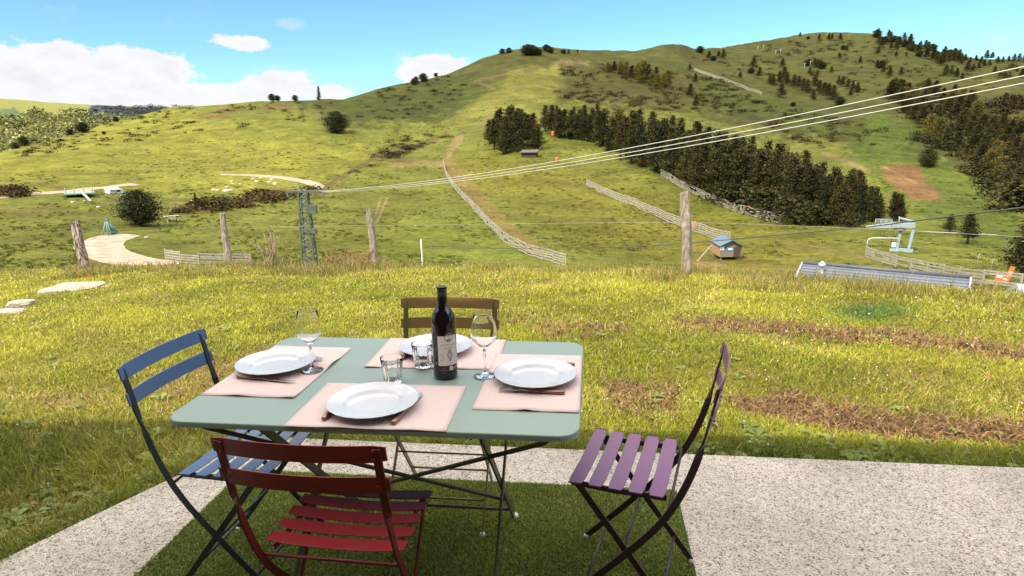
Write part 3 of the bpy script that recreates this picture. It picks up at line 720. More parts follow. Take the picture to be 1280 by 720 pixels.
# cutlery
steel = mat('polished_steel', (.62, .58, .55), .18, metal=1)
copper = mat('polished_brown_handle', (.30, .15, .10), .22, metal=.55, coat=.4)
def cutlery(kind, ax, ay, bx, by, label, z0=.0022):
    """handle end seen at (ax, ay), the piece points towards (bx, by)"""
    a = onT(ax, ay, ZT+.008); c = onT(bx, by, ZT+.008); ang = math.atan2(c[1]-a[1], c[0]-a[0])
    t = thing(kind, label, kind, (a[0], a[1], ZT+z0), ang, None)
    b = MB(); n = 12; V = []; F = []
    st = [(0, .0045, .004), (.004, .0080, .0062), (.03, .0088, .0066), (.07, .0074, .0058), (.098, .0048, .0048), (.104, .0056, .0052), (.108, .004, .004)]
    for (x, w, h) in st:
        for k in range(n): th = 2*math.pi*k/n; V.append((x, w*math.cos(th), .0058+h*math.sin(th)))
    for i in range(len(st)-1):
        for k in range(n): F.append((i*n+k, (i+1)*n+k, (i+1)*n+(k+1) % n, i*n+(k+1) % n))
    F += [tuple(range(n)), tuple((len(st)-1)*n+k for k in range(n-1, -1, -1))]
    b.add(V, F, sm=True); b.build('handle', copper, t)
    b = MB()
    if kind == 'knife':
        o = [(.106, -.004), (.13, -.0078), (.19, -.0078), (.214, -.001), (.219, .0042), (.13, .0062), (.106, .0042)]
        k = len(o); b.add([(x, y, .0066) for x, y in o]+[(x, y, .0052) for x, y in o], [tuple(range(k)), tuple(range(2*k-1, k-1, -1))]+[(i, i+k, (i+1) % k+k, (i+1) % k) for i in range(k)])
        b.build('blade', steel, t, bevel=.0003)
    else:
        zf = lambda x: .0058+.006*math.sin((x-.106)/.10*math.pi)*.7
        def rib(pts, w):
            Vv = []; 
            for x, y in pts:
                for s in (-1, 1):
                    for dz in (-.0007, .0007): Vv.append((x, y+s*w/2, zf(x)+dz))
            Ff = [(0, 1, 3, 2), tuple(4*(len(pts)-1)+q for q in (2, 3, 1, 0))]
            for i in range(len(pts)-1):
                o_ = 4*i; Ff += [(o_+1, o_+5, o_+7, o_+3), (o_, o_+2, o_+6, o_+4), (o_, o_+4, o_+5, o_+1), (o_+2, o_+3, o_+7, o_+6)]
            b.add(Vv, Ff)
        rib([(.106, 0), (.125, 0), (.140, 0)], .006)
        rib([(.139, 0), (.146, 0), (.158, 0)], .021)
        for y in (-.0088, -.003, .003, .0088): rib([(.157, y), (.175, y), (.200, y*.95)], .0034)
        b.build('tines', steel, t)
    return t
cutlery('fork', 404, 524, 436, 488, 'brown handled fork poking out left of the near plate')
cutlery('knife', 490.5, 529, 524, 494, 'brown handled knife poking out right of the near plate')
cutlery('knife', 296, 470, 371, 477, 'brown handled knife lying before the plate at the left end')
cutlery('fork', 339.4, 444.2, 402.1, 448.5, 'brown handled fork mostly hidden under the plate at the left end')
cutlery('fork', 706, 490.5, 632, 487, 'brown handled fork lying before the plate at the right end')
cutlery('knife', 718.5, 455.5, 640, 452, 'brown handled knife under the plate at the right end')
cutlery('knife', 503, 448, 520, 428, 'brown handled knife left of the far plate beside the tumbler')
cutlery('fork', 566, 415, 579.5, 444, 'fork with its tines showing right of the bottle under the far plate')
# glasses
glass = bpy.data.materials.new('clear_glass'); glass.use_nodes = True; gb = glass.node_tree.nodes['Principled BSDF']
gb.inputs['Base Color'].default_value = (1, 1, 1, 1); gb.inputs['Roughness'].default_value = 0; gb.inputs['Transmission Weight'].default_value = 1; gb.inputs['IOR'].default_value = 1.38
def wine_glass(x, y, label):
    b = MB(); prof = [(.0001, 0), (.034, 0), (.0355, .0012), (.034, .0026), (.012, .0055), (.0055, .010), (.0040, .020), (.0037, .055), (.0044, .082), (.0070, .092), (.0135, .100), (.0270, .112), (.0395, .1255), (.0425, .136), (.0420, .150), (.0375, .180), (.0320, .207), (.0315, .2085),
                      (.0308, .207), (.0362, .180), (.0407, .150), (.0412, .136), (.0383, .1268), (.0262, .1135), (.0120, .1025), (.0001, .0985)]
    b.lathe(prof, 48); o = b.build('wine_glass', glass); o.location = (x, y, ZT+.003)
    return tag(o, label, 'wine glass', 'stemmed wine glasses')
wine_glass(*onT(391, 464, ZT), 'empty stemmed wine glass on the left placemat in front of the blue chair')
wine_glass(*onT(606.5, 470.5, ZT), 'empty stemmed wine glass between the bottle and the right plate')
def tumbler(x, y, label, z):
    b = MB(); prof = [(.0001, .0), (.026, 0), (.0285, .003), (.0300, .012), (.0325, .045), (.0350, .066), (.0362, .084), (.0359, .0848), (.0353, .084), (.0340, .066), (.0305, .040), (.0275, .018), (.0240, .0125), (.0001, .0115)]
    fl = lambda j, th: (-.085*abs(math.cos(5*th))**.6 if 1 <= j <= 4 else (.05*abs(math.cos(5*th)) if 10 <= j <= 12 else 0))
    b.lathe(prof, 120, flute=fl); o = b.build('tumbler', glass); o.location = (x, y, z); o.rotation_euler.z = .3
    return tag(o, label, 'tumbler', 'fluted water tumblers')
tumbler(*onT(491.5, 478, ZT), 'fluted water tumbler behind the near plate standing on the bare green table', ZT+.0004)
tumbler(*onT(529, 459.5, ZT), 'fluted water tumbler left of the wine bottle on the far placemat', ZT+.0028)
# bottle
bx_, by_ = .144, .006
bt = thing('wine_bottle', 'dark red wine bottle with a pale label standing in the middle of the table', 'bottle', (bx_, by_, ZT+.0005))
dark = mat('dark_bottle_glass', (.007, .004, .005), .06, spec=.6, coat=.5)
b = MB(); b.lathe([(.0001, .006), (.025, .004), (.034, 0), (.0385, .003), (.0393, .010), (.0393, .185), (.0382, .200), (.0325, .216), (.0245, .229), (.0180, .238), (.0155, .247), (.0150, .262)], 64)
b.build('body', dark, bt)
foil = mat('black_foil', (.005, .004, .005), .22, spec=.5)
b = MB(); b.lathe([(.0152, .236), (.0154, .262), (.0150, .290), (.0162, .2905), (.0162, .2985), (.0150, .3005), (.0001, .3008)], 40); b.build('capsule', foil, bt)
lab = mat('label_paper', (.88, .80, .78), .6); ink = mat('label_ink', (.05, .04, .045), .6); dband = mat('label_band', (.035, .022, .024), .5); lgray = mat('label_grey', (.38, .32, .31), .6)
RL = .0398
# the label faces the camera, turned a little to the right
LA = math.atan2(CAM[1]-by_, CAM[0]-bx_)+R_(10)
def cyl(u, z, r=RL):   # u metres along the label to the right as read
    a = LA+u/RL; return (r*math.cos(a), r*math.sin(a), z)
def patch(name, u0, u1, z0, z1, r, m, parent):
    b = MB(); n = 24; V = []; F = []
    for i in range(n+1):
        u = u0+(u1-u0)*i/n; V += [cyl(u, z0, r), cyl(u, z1, r)]
    for i in range(n): F.append((2*i, 2*i+2, 2*i+3, 2*i+1))
    b.add(V, F, sm=True); return b.build(name, m, parent)
label = patch('label', -.029, .037, .050, .148, RL, lab, bt)
patch('label_band', -.029, .037, .028, .0496, RL, dband, bt)
patch('label_line', -.025, .034, .0335, .0345, RL+.0002, lgray, bt)
def disc(name, u, z, r0, r1, rad, m, a0=0, a1=360):
    b = MB(); n = 32; V = []; F = []
    for k in range(n+1):
        a = R_(a0+(a1-a0)*k/n); V += [cyl(u+r0*math.cos(a), z+r0*math.sin(a), rad), cyl(u+r1*math.cos(a), z+r1*math.sin(a), rad)]
    for k in range(n): F.append((2*k, 2*k+1, 2*k+3, 2*k+2))
    b.add(V, F); return b.build(name, m, bt)
disc('emblem', .008, .143, 0, .0145, RL+.0003, ink); disc('emblem_ring', .008, .143, .0118, .0128, RL+.0005, lab)
for (u, z, r0, r1) in ((.005, .146, .002, .0042), (.011, .146, .0018, .0036), (.008, .139, .002, .0044)): disc('emblem_scroll', u, z, r0, r1, RL+.0005, lab)
disc('stamp', -.0235, .078, .0125, .0135, RL+.0003, lgray, -80, 80); disc('stamp', -.0235, .078, .0095, .0102, RL+.0003, lgray, -80, 80)
disc('seal', .013, .040, .0022, .0072, RL+.0003, lab); disc('seal', .030, .040, .0012, .0055, RL+.0003, lgray)
# little owl-like drawing
for (u, z, r0, r1) in ((.009, .097, .0042, .0056), (.0075, .098, .0006, .0016), (.0108, .098, .0006, .0016)): disc('drawing', u, z, r0, r1, RL+.0003, ink)
def stroke(pts, w):
    b = MB(); V = []; F = []
    for i, (u, z) in enumerate(pts):
        j = min(i+1, len(pts)-1); k = max(i-1, 0); du, dz_ = pts[j][0]-pts[k][0], pts[j][1]-pts[k][1]; l = math.hypot(du, dz_)+1e-9
        V += [cyl(u-dz_/l*w/2, z+du/l*w/2, RL+.0003), cyl(u+dz_/l*w/2, z-du/l*w/2, RL+.0003)]
    for i in range(len(pts)-1): F.append((2*i, 2*i+1, 2*i+3, 2*i+2))
    b.add(V, F); b.build('drawing', ink, bt)
stroke([(.004, .094), (.002, .086), (.004, .077), (.009, .071), (.013, .067)], .0018); stroke([(.014, .094), (.017, .085), (.015, .077), (.011, .071), (.008, .067)], .0022)
stroke([(.007, .090), (.007, .080), (.010, .074)], .001); stroke([(.011, .090), (.012, .082), (.010, .075)], .001); stroke([(.004, .0665), (.014, .0665)], .0014); stroke([(.004, .0575), (.0135, .0578)], .0009)
def text(word, size, u, z, m, sx=1.0):
    cu = bpy.data.curves.new('lettering', 'FONT'); cu.body = word; cu.size = size; cu.align_x = 'CENTER'; cu.resolution_u = 2
    o = bpy.data.objects.new('lettering', cu); COL.objects.link(o); dg = bpy.context.evaluated_depsgraph_get()
    mm = bpy.data.meshes.new_from_object(o.evaluated_get(dg)); bpy.data.objects.remove(o)
    for v in mm.vertices: v.co = cyl(u+v.co.x*sx, z+v.co.y, RL+.0003)
    mm.materials.clear(); mm.materials.append(m); return link('lettering', mm, bt)
text('VYTEGUR', .0108, .006, .1145, lgray, 1.12); text('Sauvageon', .0066, .007, .1065, ink)
text('2018', .005, -.012, .038, lgray)
# ------------------------------------------------------------------ trees
bark = mat('bark', (.085, .058, .040), .9, noise=(8, .6, (.04, .028, .02)))
leafm = attr_mat('needles', .12, .75, .12, vary=.28)
leafd = attr_mat('leaves', .25, .7, .15, vary=.2)
def cards(P, s, N0, colr, flat=.5):
    """small leaf sprays: one bent quad each"""
    n = len(P); a = rng.normal(0, 1, (n, 3)); a[:, 2] *= .35; a /= np.linalg.norm(a, axis=1)[:, None]
    u = N0*(1-flat)+rng.normal(0, .6, (n, 3)); u -= a*np.sum(u*a, 1)[:, None]; u /= np.linalg.norm(u, axis=1)[:, None]+1e-9
    V = np.stack([P-a*s[:, None]*.6-u*s[:, None]*.18, P-u*s[:, None]*.42, P+a*s[:, None]*.6-u*s[:, None]*.1, P+u*s[:, None]*.38], 1)
    return V.reshape(-1, 3), np.repeat(colr, 4, 0)
def crown_arrays(h, wid, kind, seed, nb, per, leaf, c0, c1, base=.12):
    global rng
    r0 = rng; rng = np.random.default_rng(seed); Ps = []; Cs = []; Ns = []; limbs = []
    for i in range(nb):
        f = base+(1-base)*((i+rng.uniform(0, 1))/nb); az = rng.uniform(0, 2*math.pi)
        if kind == 'pine': prof = (1.06-.86*f)*math.sqrt(max(.02, 1-f**4))*(.75+.25*min(1, (f-base)/.12))
        elif kind == 'spruce': prof = max(.06, (1-f)*.95)
        elif kind == 'round': g = (f-base)/(1-base); prof = math.sqrt(max(.03, 1-(2*g-.85)**2*.85))
        else: g = (f-base)/(1-base); prof = math.sqrt(max(.05, 1-g*g))
        L = wid/2*prof*rng.uniform(.62, 1.12)
        z = f*h; rise = rng.uniform(-.05, .18)*L+(.15*L if kind == 'pine' else 0)
        limbs.append(((0, 0, z*.96), (L*.8*math.cos(az), L*.8*math.sin(az), z+rise)))
        shade_ = rng.uniform(.7, 1.2); m = max(6, int(per*(.35+L/(wid/2))))
        q = rng.uniform(.15, 1.0, m)**.7; sp = leaf*1.2+.20*L
        P = np.column_stack([L*q*math.cos(az)+rng.normal(0, sp, m), L*q*math.sin(az)+rng.normal(0, sp, m), z+rise*q+rng.normal(0, sp*.30, m)])
        P[:, 2] = np.clip(P[:, 2], leaf*.3, h*1.02)
        nn = P-np.array([0, 0, z-.5*L]); nn /= np.linalg.norm(nn, axis=1)[:, None]+1e-9
        mixv = rng.uniform(0, 1, (m, 1)); Ps.append(P); Ns.append(nn); Cs.append((np.array(c0)*(1-mixv)+np.array(c1)*mixv)*shade_)
    P = np.concatenate(Ps); Cc = np.concatenate(Cs); Nn = np.concatenate(Ns)
    V, c = cards(P, leaf*rng.uniform(.65, 1.35, len(P)), Nn, Cc); rng = r0
    return V, c, limbs
def trunk_mesh(mb, h, r, limbs, nl, top=.92):
    k = 6; pts = [(.04*h*.3*math.sin(i*1.7)*(i/k)*.4, .04*h*.3*math.cos(i*2.1)*(i/k)*.4, h*top*i/k-.25*(i == 0)) for i in range(k+1)]
    mb.tube(pts, [r*(1.25 if i == 0 else 1)*(1-.85*i/k) for i in range(k+1)], 7)
    for a, b_ in limbs[:nl]: mb.tube([a, ((a[0]+b_[0])/2, (a[1]+b_[1])/2, (a[2]+b_[2])/2-.02*h*.3), b_], [r*.28, r*.18, r*.06], 5)
def tree_meshes(name, h, wid, kind, seed, nb, per, leaf, c0, c1, base=.12, tr=.035, m=None, nl=99):
    V, c, limbs = crown_arrays(h, wid, kind, seed, nb, per, leaf, c0, c1, base)
    n = len(V)//4; me = fast_mesh(name+'_crown', V, np.full(n, 4), np.arange(4*n), m or leafm, c)
    mb = MB(); trunk_mesh(mb, h, h*tr, limbs, nl); o = mb.build('trunk', bark); tm = o.data; bpy.data.objects.remove(o)
    return me, tm, (V, c)
NC0, NC1 = (.022, .022, .007), (.085, .072, .024)
PROT = {
 'pine': [tree_meshes('pine', 10, 6.4, 'pine', 100+i, 62, 66, .33, NC0, NC1, .12+.05*(i % 3)) for i in range(5)],
 'spruce': [tree_meshes('spruce', 11, 4.2, 'spruce', 200+i, 70, 36, .40, (.016, .020, .008), (.052, .052, .019), .05) for i in range(2)],
 'gold': [tree_meshes('gold', 10, 5.0, 'dome', 300+i, 60, 40, .38, (.085, .072, .016), (.18, .145, .035), .10, m=leafd) for i in range(2)],
 'round': [tree_meshes('round', 5, 5.2, 'round', 400+i, 100, 95, .19, (.026, .030, .012), (.062, .060, .022), .08, nl=30) for i in range(2)],
 'bush': [tree_meshes('bush', 2, 2.8, 'dome', 500+i, 26, 22, .24, (.026, .026, .009), (.066, .058, .020), .03, nl=10) for i in range(3)],
 'sage': [tree_meshes('sage', 2, 2.8, 'dome', 600+i, 26, 22, .24, (.07, .065, .022), (.13, .11, .045), .03, m=leafd, nl=10) for i in range(2)],
}
PH = {'pine': 10, 'spruce': 11, 'gold': 10, 'round': 5, 'bush': 2, 'sage': 2}
FULL = {}
def join_full(kind, i):
    if (kind, i) not in FULL:
        cm_, tm, (V, c) = PROT[kind][i]; me = cm_.copy(); FULL[(kind, i)] = me
    return FULL[(kind, i)]
NAMES = {'pine': ('pine_tree', 'pine tree'), 'spruce': ('spruce_tree', 'spruce tree'), 'gold': ('broadleaf_tree', 'tree'), 'round': ('pine_tree', 'pine tree'), 'bush': ('shrub', 'shrub'), 'sage': ('shrub', 'shrub')}
def plant(kind, px, py, hpx, label, group=None, parts=True, wide=1.0, hm_=None):
    P = G(px, py); hgt = hm_ or hpx*mpp(P); i = random.randrange(len(PROT[kind])); sc = hgt/PH[kind]
    nm, cat = NAMES[kind]; s3 = (sc*wide*random.uniform(.92, 1.1), sc*wide*random.uniform(.92, 1.1), sc); rz = random.uniform(0, 6.28)
    P = P+np.array([0, 0, -.04*hgt*.5])
    if parts:
        t = thing(nm, label, cat, P, rz, group); t.scale = s3
        link('crown', PROT[kind][i][0], t); link('trunk', PROT[kind][i][1], t)
    else:
        t = link(nm, join_full(kind, i)); t.location = tuple(P); t.rotation_euler.z = rz; t.scale = s3; tag(t, label, cat, group)
    return t
# the long wood below the cables: rows from the edge of the piste back up the slope
FR = [(688, 172), (735, 176), (760, 190), (780, 203), (800, 208), (825, 216), (870, 240), (905, 254), (960, 264), (1000, 276), (1030, 281), (1060, 283), (1085, 278), (1110, 276), (1140, 276)]
TOP = [(688, 132), (720, 136), (745, 131), (780, 138), (800, 140), (850, 152), (880, 160), (905, 166), (940, 170), (970, 184), (1000, 192), (1030, 205), (1060, 212), (1100, 228), (1140, 243)]
frx, fry = zip(*FR); tpx, tpy = zip(*TOP)
wl = 'dark pine crowded in the long wood beside the ski slope'
placed = []
random.seed(11)
for row, nrow in ((0, 34), (.35, 32), (.7, 30), (1, 26)):
    for k in range(nrow):
        x = 692+(1135-692)*(k+.5+random.uniform(-.35, .35))/nrow; f = np.interp(x, frx, fry); t_ = np.interp(x, tpx, tpy)
        hpx = max(24, (f-t_)*random.uniform(.55, .86)); back = max(t_+hpx*random.uniform(.90, 1.05), t_+.5*(f-t_)); y = f+(back-f)*row
        if x > 1085 and row > .5: continue
        if 755 < x < 790 and row > .2 and random.random() < .6: plant('gold', x, y, hpx*1.05, 'yellow green broadleaf tree among the dark pines of the long wood', 'pale trees in the long wood'); continue
        if 735 < x < 757 and random.random() < .7: plant('spruce', x, y, hpx*1.05, 'narrow dark spruce at the upper left part of the long wood', 'spruces in the long wood', wide=1.0); continue
        plant('spruce' if random.random() < .28 else 'pine', x, y, hpx, wl.replace('pine', 'conifer'), 'conifers of the long wood', wide=random.uniform(.72, .98))
for x, y, h in [(905, 255, 26), (925, 258, 28), (948, 266, 32), (968, 270, 36), (990, 279, 34), (1008, 281, 30), (1022, 281, 24), (1060, 284, 18)]:
    plant('bush', x, y, h, 'brownish bush at the lower edge of the long wood', 'bushes along the wood edge', wide=1.0)
# clump in the middle of the slope
for x, y, h in [(612, 180, 30), (618, 187, 38), (626, 182, 46), (632, 191, 44), (640, 185, 52), (646, 190, 50), (652, 182, 44), (660, 184, 40), (667, 180, 38), (673, 187, 30), (636, 176, 40), (648, 174, 38), (622, 172, 32), (656, 174, 32), (668, 188, 28), (629, 193, 30)]:
    plant('pine', x, y, h, 'dark pine in the round clump on the open slope above the near power lines', 'pines of the round clump', wide=.9)
for x, y, h in [(682, 164, 32), (690, 168, 36), (698, 170, 34), (706, 171, 34), (714, 174, 36), (722, 175, 32), (730, 176, 30)]:
    plant('pine', x, y, h, 'dark pine in the row joining the clump to the long wood', 'pines of the joining row', wide=.95)
# grove under the ridge
for x, y, h in [(760, 90, 12), (768, 91, 14), (776, 93, 16), (783, 94, 17), (790, 97, 15), (797, 99, 18), (803, 103, 26), (810, 103, 22), (815, 108, 18), (822, 111, 18), (829, 110, 16), (835, 108, 20), (806, 95, 18), (820, 100, 16)]:
    plant(random.choice(['pine', 'pine', 'gold']), x, y, h, 'tree in the brownish grove under the middle ridge', 'trees of the grove under the ridge', parts=False, wide=1.15)
# scattered pines on the upper right slope
SC = [(869, 103, 8), (863, 121, 12), (870, 135, 12), (862, 88, 6), (875, 66, 9), (886, 75, 8), (892, 76, 7), (904, 74, 9), (898, 72, 6), (942, 84, 9), (939, 92, 8), (949, 98, 10), (925, 98, 6), (978, 84, 8), (962, 105, 9), (966, 107, 10),
      (976, 122, 13), (974, 106, 12), (980, 100, 12), (983, 107, 11), (992, 110, 12), (998, 112, 12), (1004, 113, 11), (1009, 116, 12), (1018, 112, 13), (1024, 117, 12), (1030, 120, 12), (1035, 124, 14), (1041, 125, 13), (1050, 131, 11), (1016, 125, 9), (1010, 82, 9), (1018, 84, 8), (1023, 84, 10), (1028, 86, 9),
      (1039, 91, 6), (1012, 92, 6), (1021, 96, 6), (1048, 106, 8), (1053, 108, 9), (1060, 111, 9), (1066, 113, 8), (1072, 116, 9), (1063, 121, 7), (1036, 50, 6), (1040, 49, 5), (1050, 50, 6), (1054, 62, 6), (1058, 64, 5), (1075, 80, 7), (1049, 74, 6), (991, 133, 6), (1000, 46, 4), (1024, 49, 5), (1010, 49, 4), (1096, 86, 8), (1101, 85, 10), (1104, 92, 7), (1112, 95, 8), (1126, 94, 7), (1098, 66, 6), (1120, 71, 5), (1133, 70, 4)]
for x, y, h in SC:
    rr2 = random.random(); plant('pine' if rr2 < .8 else 'round', x, y, h*(1.38 if rr2 < .8 else .9), 'small dark tree scattered on the upper slope of the big hill', 'scattered trees on the upper slope', parts=False, wide=1.15)
# ridge wood on the right skyline
for k in range(40):
    f = k/39; x = 1096+f*(1204-1096)+random.uniform(-3, 3); ys = np.interp(x, [1090, 1130, 1180, 1210], [44, 52, 68, 73]); y = ys+random.uniform(0, 1)**1.3*(14 if x < 1180 else 10)
    plant('pine' if k % 4 else 'round', x, y, random.uniform(9, 14)*(1 if k % 4 else .65), 'dark tree on the wooded skyline ridge of the big hill', 'trees of the skyline ridge', parts=False, wide=1.15)
for k in range(34):
    x = 1172+k/33*112; y = random.uniform(74, 80) if k % 2 == 0 else random.uniform(82, 100)
    plant(random.choice(['pine', 'pine', 'pine', 'bush']) if y > 82 else 'pine', x, y, random.uniform(7, 13), 'dark tree on the far right shoulder of the big hill', 'trees of the far right shoulder', parts=False, wide=1.2)
# right hand wood
RB = [(1112, 124), (1130, 146), (1155, 168), (1175, 182), (1200, 200), (1220, 214), (1240, 238), (1262, 262), (1290, 268)]; RT = [(1112, 104), (1140, 100), (1170, 105), (1200, 112), (1235, 128), (1260, 152), (1290, 160)]
bx2, by2 = zip(*RB); tx2, ty2 = zip(*RT)
for k in range(74):
    x = 1112+178*((k*0.61803) % 1.0); lo = np.interp(x, bx2, by2); hi = np.interp(x, tx2, ty2)+12; f = (k*.7548+.1) % 1.0; y = lo+(hi-lo)*f
    plant('pine' if random.random() < .85 else 'gold', x, y, (16+(y-100)*.13)*random.uniform(.85, 1.2), 'dark tree in the steep wood on the right side of the hill', 'trees of the right hand wood', parts=False, wide=1.25)
for x, y, h in [(1146, 176, 12), (1160, 180, 12), (1172, 186, 14), (1186, 188, 12), (1215, 218, 16), (1230, 222, 15), (1238, 236, 20), (1252, 246, 26), (1268, 262, 34), (1285, 262, 34)]:
    plant('bush', x, y, h, 'low dark bush at the foot of the right hand wood', 'bushes at the foot of the right hand wood', parts=False, wide=1.2)
for x, y, h in [(1256, 130, 14), (1266, 134, 15), (1276, 138, 15)]:
    plant('pine', x, y, h, 'dark pine of the small group in the right hand clearing', 'pines in the right hand clearing', parts=False, wide=1.2)
plant('sage', 1211, 184, 13, 'bright yellow green bush against the dark right hand wood')
# trees that stand alone
plant('round', 1160, 209, 23, 'lone dark tree above the brown earth patch', wide=.85)
plant('pine', 1187, 291, 24, 'smaller left one of the two pines behind the lift station', wide=1.15)
plant('pine', 1209, 305, 40, 'taller right one of the two pines behind the lift station', wide=1.1)
plant('pine', 1277, 345, 78, 'large pine cut by the right picture edge behind the orange padding', wide=1.0)
plant('round', 177, 282, 44, 'broad dark lone tree beside the white gravel road', wide=.95)
plant('round', 421, 166, 26, 'broad dark lone pine on the left hill slope', wide=1.15)
plant('spruce', 245, 255, 14, 'small dark pointed conifer at the end of the brown brush', wide=.9)
plant('spruce', 399, 125, 17, 'tall thin tree alone on the left skyline', wide=.9)
for x, y, h, l in [(340, 126, 9, 'left'), (347, 126, 7, 'middle'), (369, 126, 7, 'right')]: plant('round', x, y, h, 'small dark tree of the pair' if 0 else f'{l} one of three small trees on the left skyline', 'small trees on the left skyline', parts=False)
for x, y, h in [(520, 104, 8), (529, 102, 10), (545, 96, 5), (517, 106, 7)]: plant('round', x, y, h, 'small dark tree on the shoulder below the white cloud', 'small trees on the middle shoulder', parts=False)
for x, y, h in [(628, 67, 6), (636, 66, 6), (655, 68, 11), (660, 69, 13), (666, 69, 12), (673, 69, 8), (688, 66, 7), (683, 64, 8), (711, 68, 6), (704, 67, 5), (722, 66, 4)]:
    plant(random.choice(['pine', 'round']), x, y, h, 'small tree on the middle skyline above the trail', 'small trees on the middle skyline', parts=False, wide=1.2)
# valley wood on the left: far pale crowns read as one mass
az_v, d_v, z_v = VW
Vs = []; Cs = []
N = 900; 
pv = [tree_meshes('pale', 5, 6, 'dome', 700+i, 14, 9, .85, (.25, .245, .085), (.46, .42, .17), .05, m=leafd)[2] for i in range(4)]
for k in range(N):
    a = R_(-54)+random.random()*R_(20); t = random.random(); i = int(np.clip(np.searchsorted(az_v, a), 0, len(az_v)-1)); j = int(2+t**.8*46)
    d = d_v[i, j]; z = z_v[i, j]; V, c = pv[k % 4]; s = random.uniform(.8, 1.5); th = random.uniform(0, 6.28); co, si = math.cos(th), math.sin(th)
    Q = np.column_stack([V[:, 0]*co-V[:, 1]*si, V[:, 0]*si+V[:, 1]*co, V[:, 2]])*s+np.array([CAM[0]+d*math.sin(a), CAM[1]+d*math.cos(a), z-.3])
    Vs.append(Q); dk = .35 if random.random() < .16 else 1.0; Cs.append(c*dk*random.uniform(.8, 1.15))
V = np.concatenate(Vs); c = np.concatenate(Cs)
tag(link('valley_woods', fast_mesh('valley_woods', V, np.full(len(V)//4, 4), np.arange(len(V)), leafd, c)), 'far pale green wood filling the valley side at the left', 'wood', None, 'stuff')
for x, y, h in [(30, 182, 12), (104, 166, 13), (88, 168, 7), (145, 152, 6), (130, 168, 4), (20, 186, 8)]: plant('round', x, y, h, 'dark tree on the left hill edge before the pale valley wood', 'trees on the left hill edge', parts=False, wide=1.1)
# dark wood on the far blue hill, haze painted in as grey blue
dv = [tree_meshes('far', 6, 6, 'dome', 750+i, 12, 8, 1.1, (.045, .058, .066), (.085, .098, .10), .05)[2] for i in range(3)]
Vs = []; Cs = []
for k in range(520):
    px_ = random.uniform(104, 250); py_ = random.uniform(132.5, 156) if px_ > 116 else random.uniform(140, 156); a, e = azel(px_, py_); ea, es = azel(px_, 132.5)[1], R_(-1.0); t = np.clip((e-es)/(ea-es), 0, 1); d = math.exp(math.log(600)+math.log(800/600)*t); V, c = random.choice(dv); s = random.uniform(.6, 1.1)
    Vs.append(V*s+np.array([CAM[0]+d*math.sin(a), CAM[1]+d*math.cos(a), CAM[2]+d*math.tan(e)-4.2])); Cs.append(c*random.uniform(.7, 1.5))
V = np.concatenate(Vs); c = np.concatenate(Cs)
tag(link('far_woods', fast_mesh('far_woods', V, np.full(len(V)//4, 4), np.arange(len(V)), leafm, c)), 'dark bluish wood covering the far hill at the left', 'wood', None, 'stuff')
# low heath bushes over the hillsides: nobody could count them
Vs = []; Cs = []
lowp = [tree_meshes('low', .8, 1.8, 'dome', 800+i, 9, 7, .34, (.026, .032, .010), (.075, .072, .022), .03)[2] for i in range(4)]
def heath(poly, n, hpx0, hpx1, c=1.0):
    xs = [p[0] for p in poly]; ys = [p[1] for p in poly]; k = 0
    while k < n:
        x, y = random.uniform(min(xs), max(xs)), random.uniform(min(ys), max(ys))
        if not inpoly(poly, np.array([x]), np.array([y]))[0] or fbm(np.array([x/14]), np.array([y/7]), 66, 3)[0] < .47+random.uniform(-.05, .05): k += .2; continue
        k += 1; P = G(x, y); s = random.uniform(hpx0, hpx1)*mpp(P)/.8; V, cc = random.choice(lowp); th = random.uniform(0, 6.28); co, si = math.cos(th), math.sin(th)
        Vs.append(np.column_stack([V[:, 0]*co-V[:, 1]*si, V[:, 0]*si+V[:, 1]*co, V[:, 2]])*np.array([s*1.3, s*1.3, s])+P); Cs.append(cc*c*random.uniform(.7, 1.4))
heath([(700, 85), (760, 80), (900, 100), (960, 130), (900, 150), (760, 130), (690, 130)], 420, 1.2, 3.2)
heath([(860, 70), (1000, 50), (1090, 45), (1200, 85), (1250, 110), (1100, 130), (900, 95)], 300, 1.0, 2.4)
heath([(930, 130), (1060, 150), (1110, 160), (1110, 185), (1000, 180), (940, 150)], 160, 1.5, 3.5)
heath([(440, 115), (560, 96), (600, 110), (520, 150), (440, 150)], 110, 1.0, 2.6)
heath([(60, 165), (215, 136), (340, 127), (430, 128), (430, 150), (250, 165), (120, 185), (0, 200)], 230, 1.0, 3.0)
heath([(1110, 125), (1280, 120), (1280, 270), (1230, 240), (1180, 195), (1120, 150)], 260, 3, 7, .8)
heath([(0, 236), (25, 234), (30, 245), (0, 248)], 26, 4, 7, 1.2)
heath([(222, 266), (240, 256), (300, 246), (330, 243), (318, 258), (250, 268)], 90, 4, 8, 1.5); heath([(305, 250), (330, 242), (390, 236), (400, 240), (340, 254)], 70, 3, 7, 1.8)
heath([(470, 196), (500, 184), (520, 186), (505, 200)], 30, 2, 4); heath([(404, 238), (440, 214), (480, 194), (560, 168), (566, 172), (480, 200), (420, 236)], 80, 1.5, 3.2)
heath([(480, 180), (520, 165), (545, 172), (500, 188), (455, 200)], 40, 1.5, 3.5, 1.2)
V = np.concatenate(Vs); c = np.concatenate(Cs)*np.array([1.25, .92, .9])
tag(link('heath_scrub', fast_mesh('heath_scrub', V, np.full(len(V)//4, 4), np.arange(len(V)), leafm, c)), 'low brown and green scrub dotted over the hillsides', 'scrub', None, 'stuff')

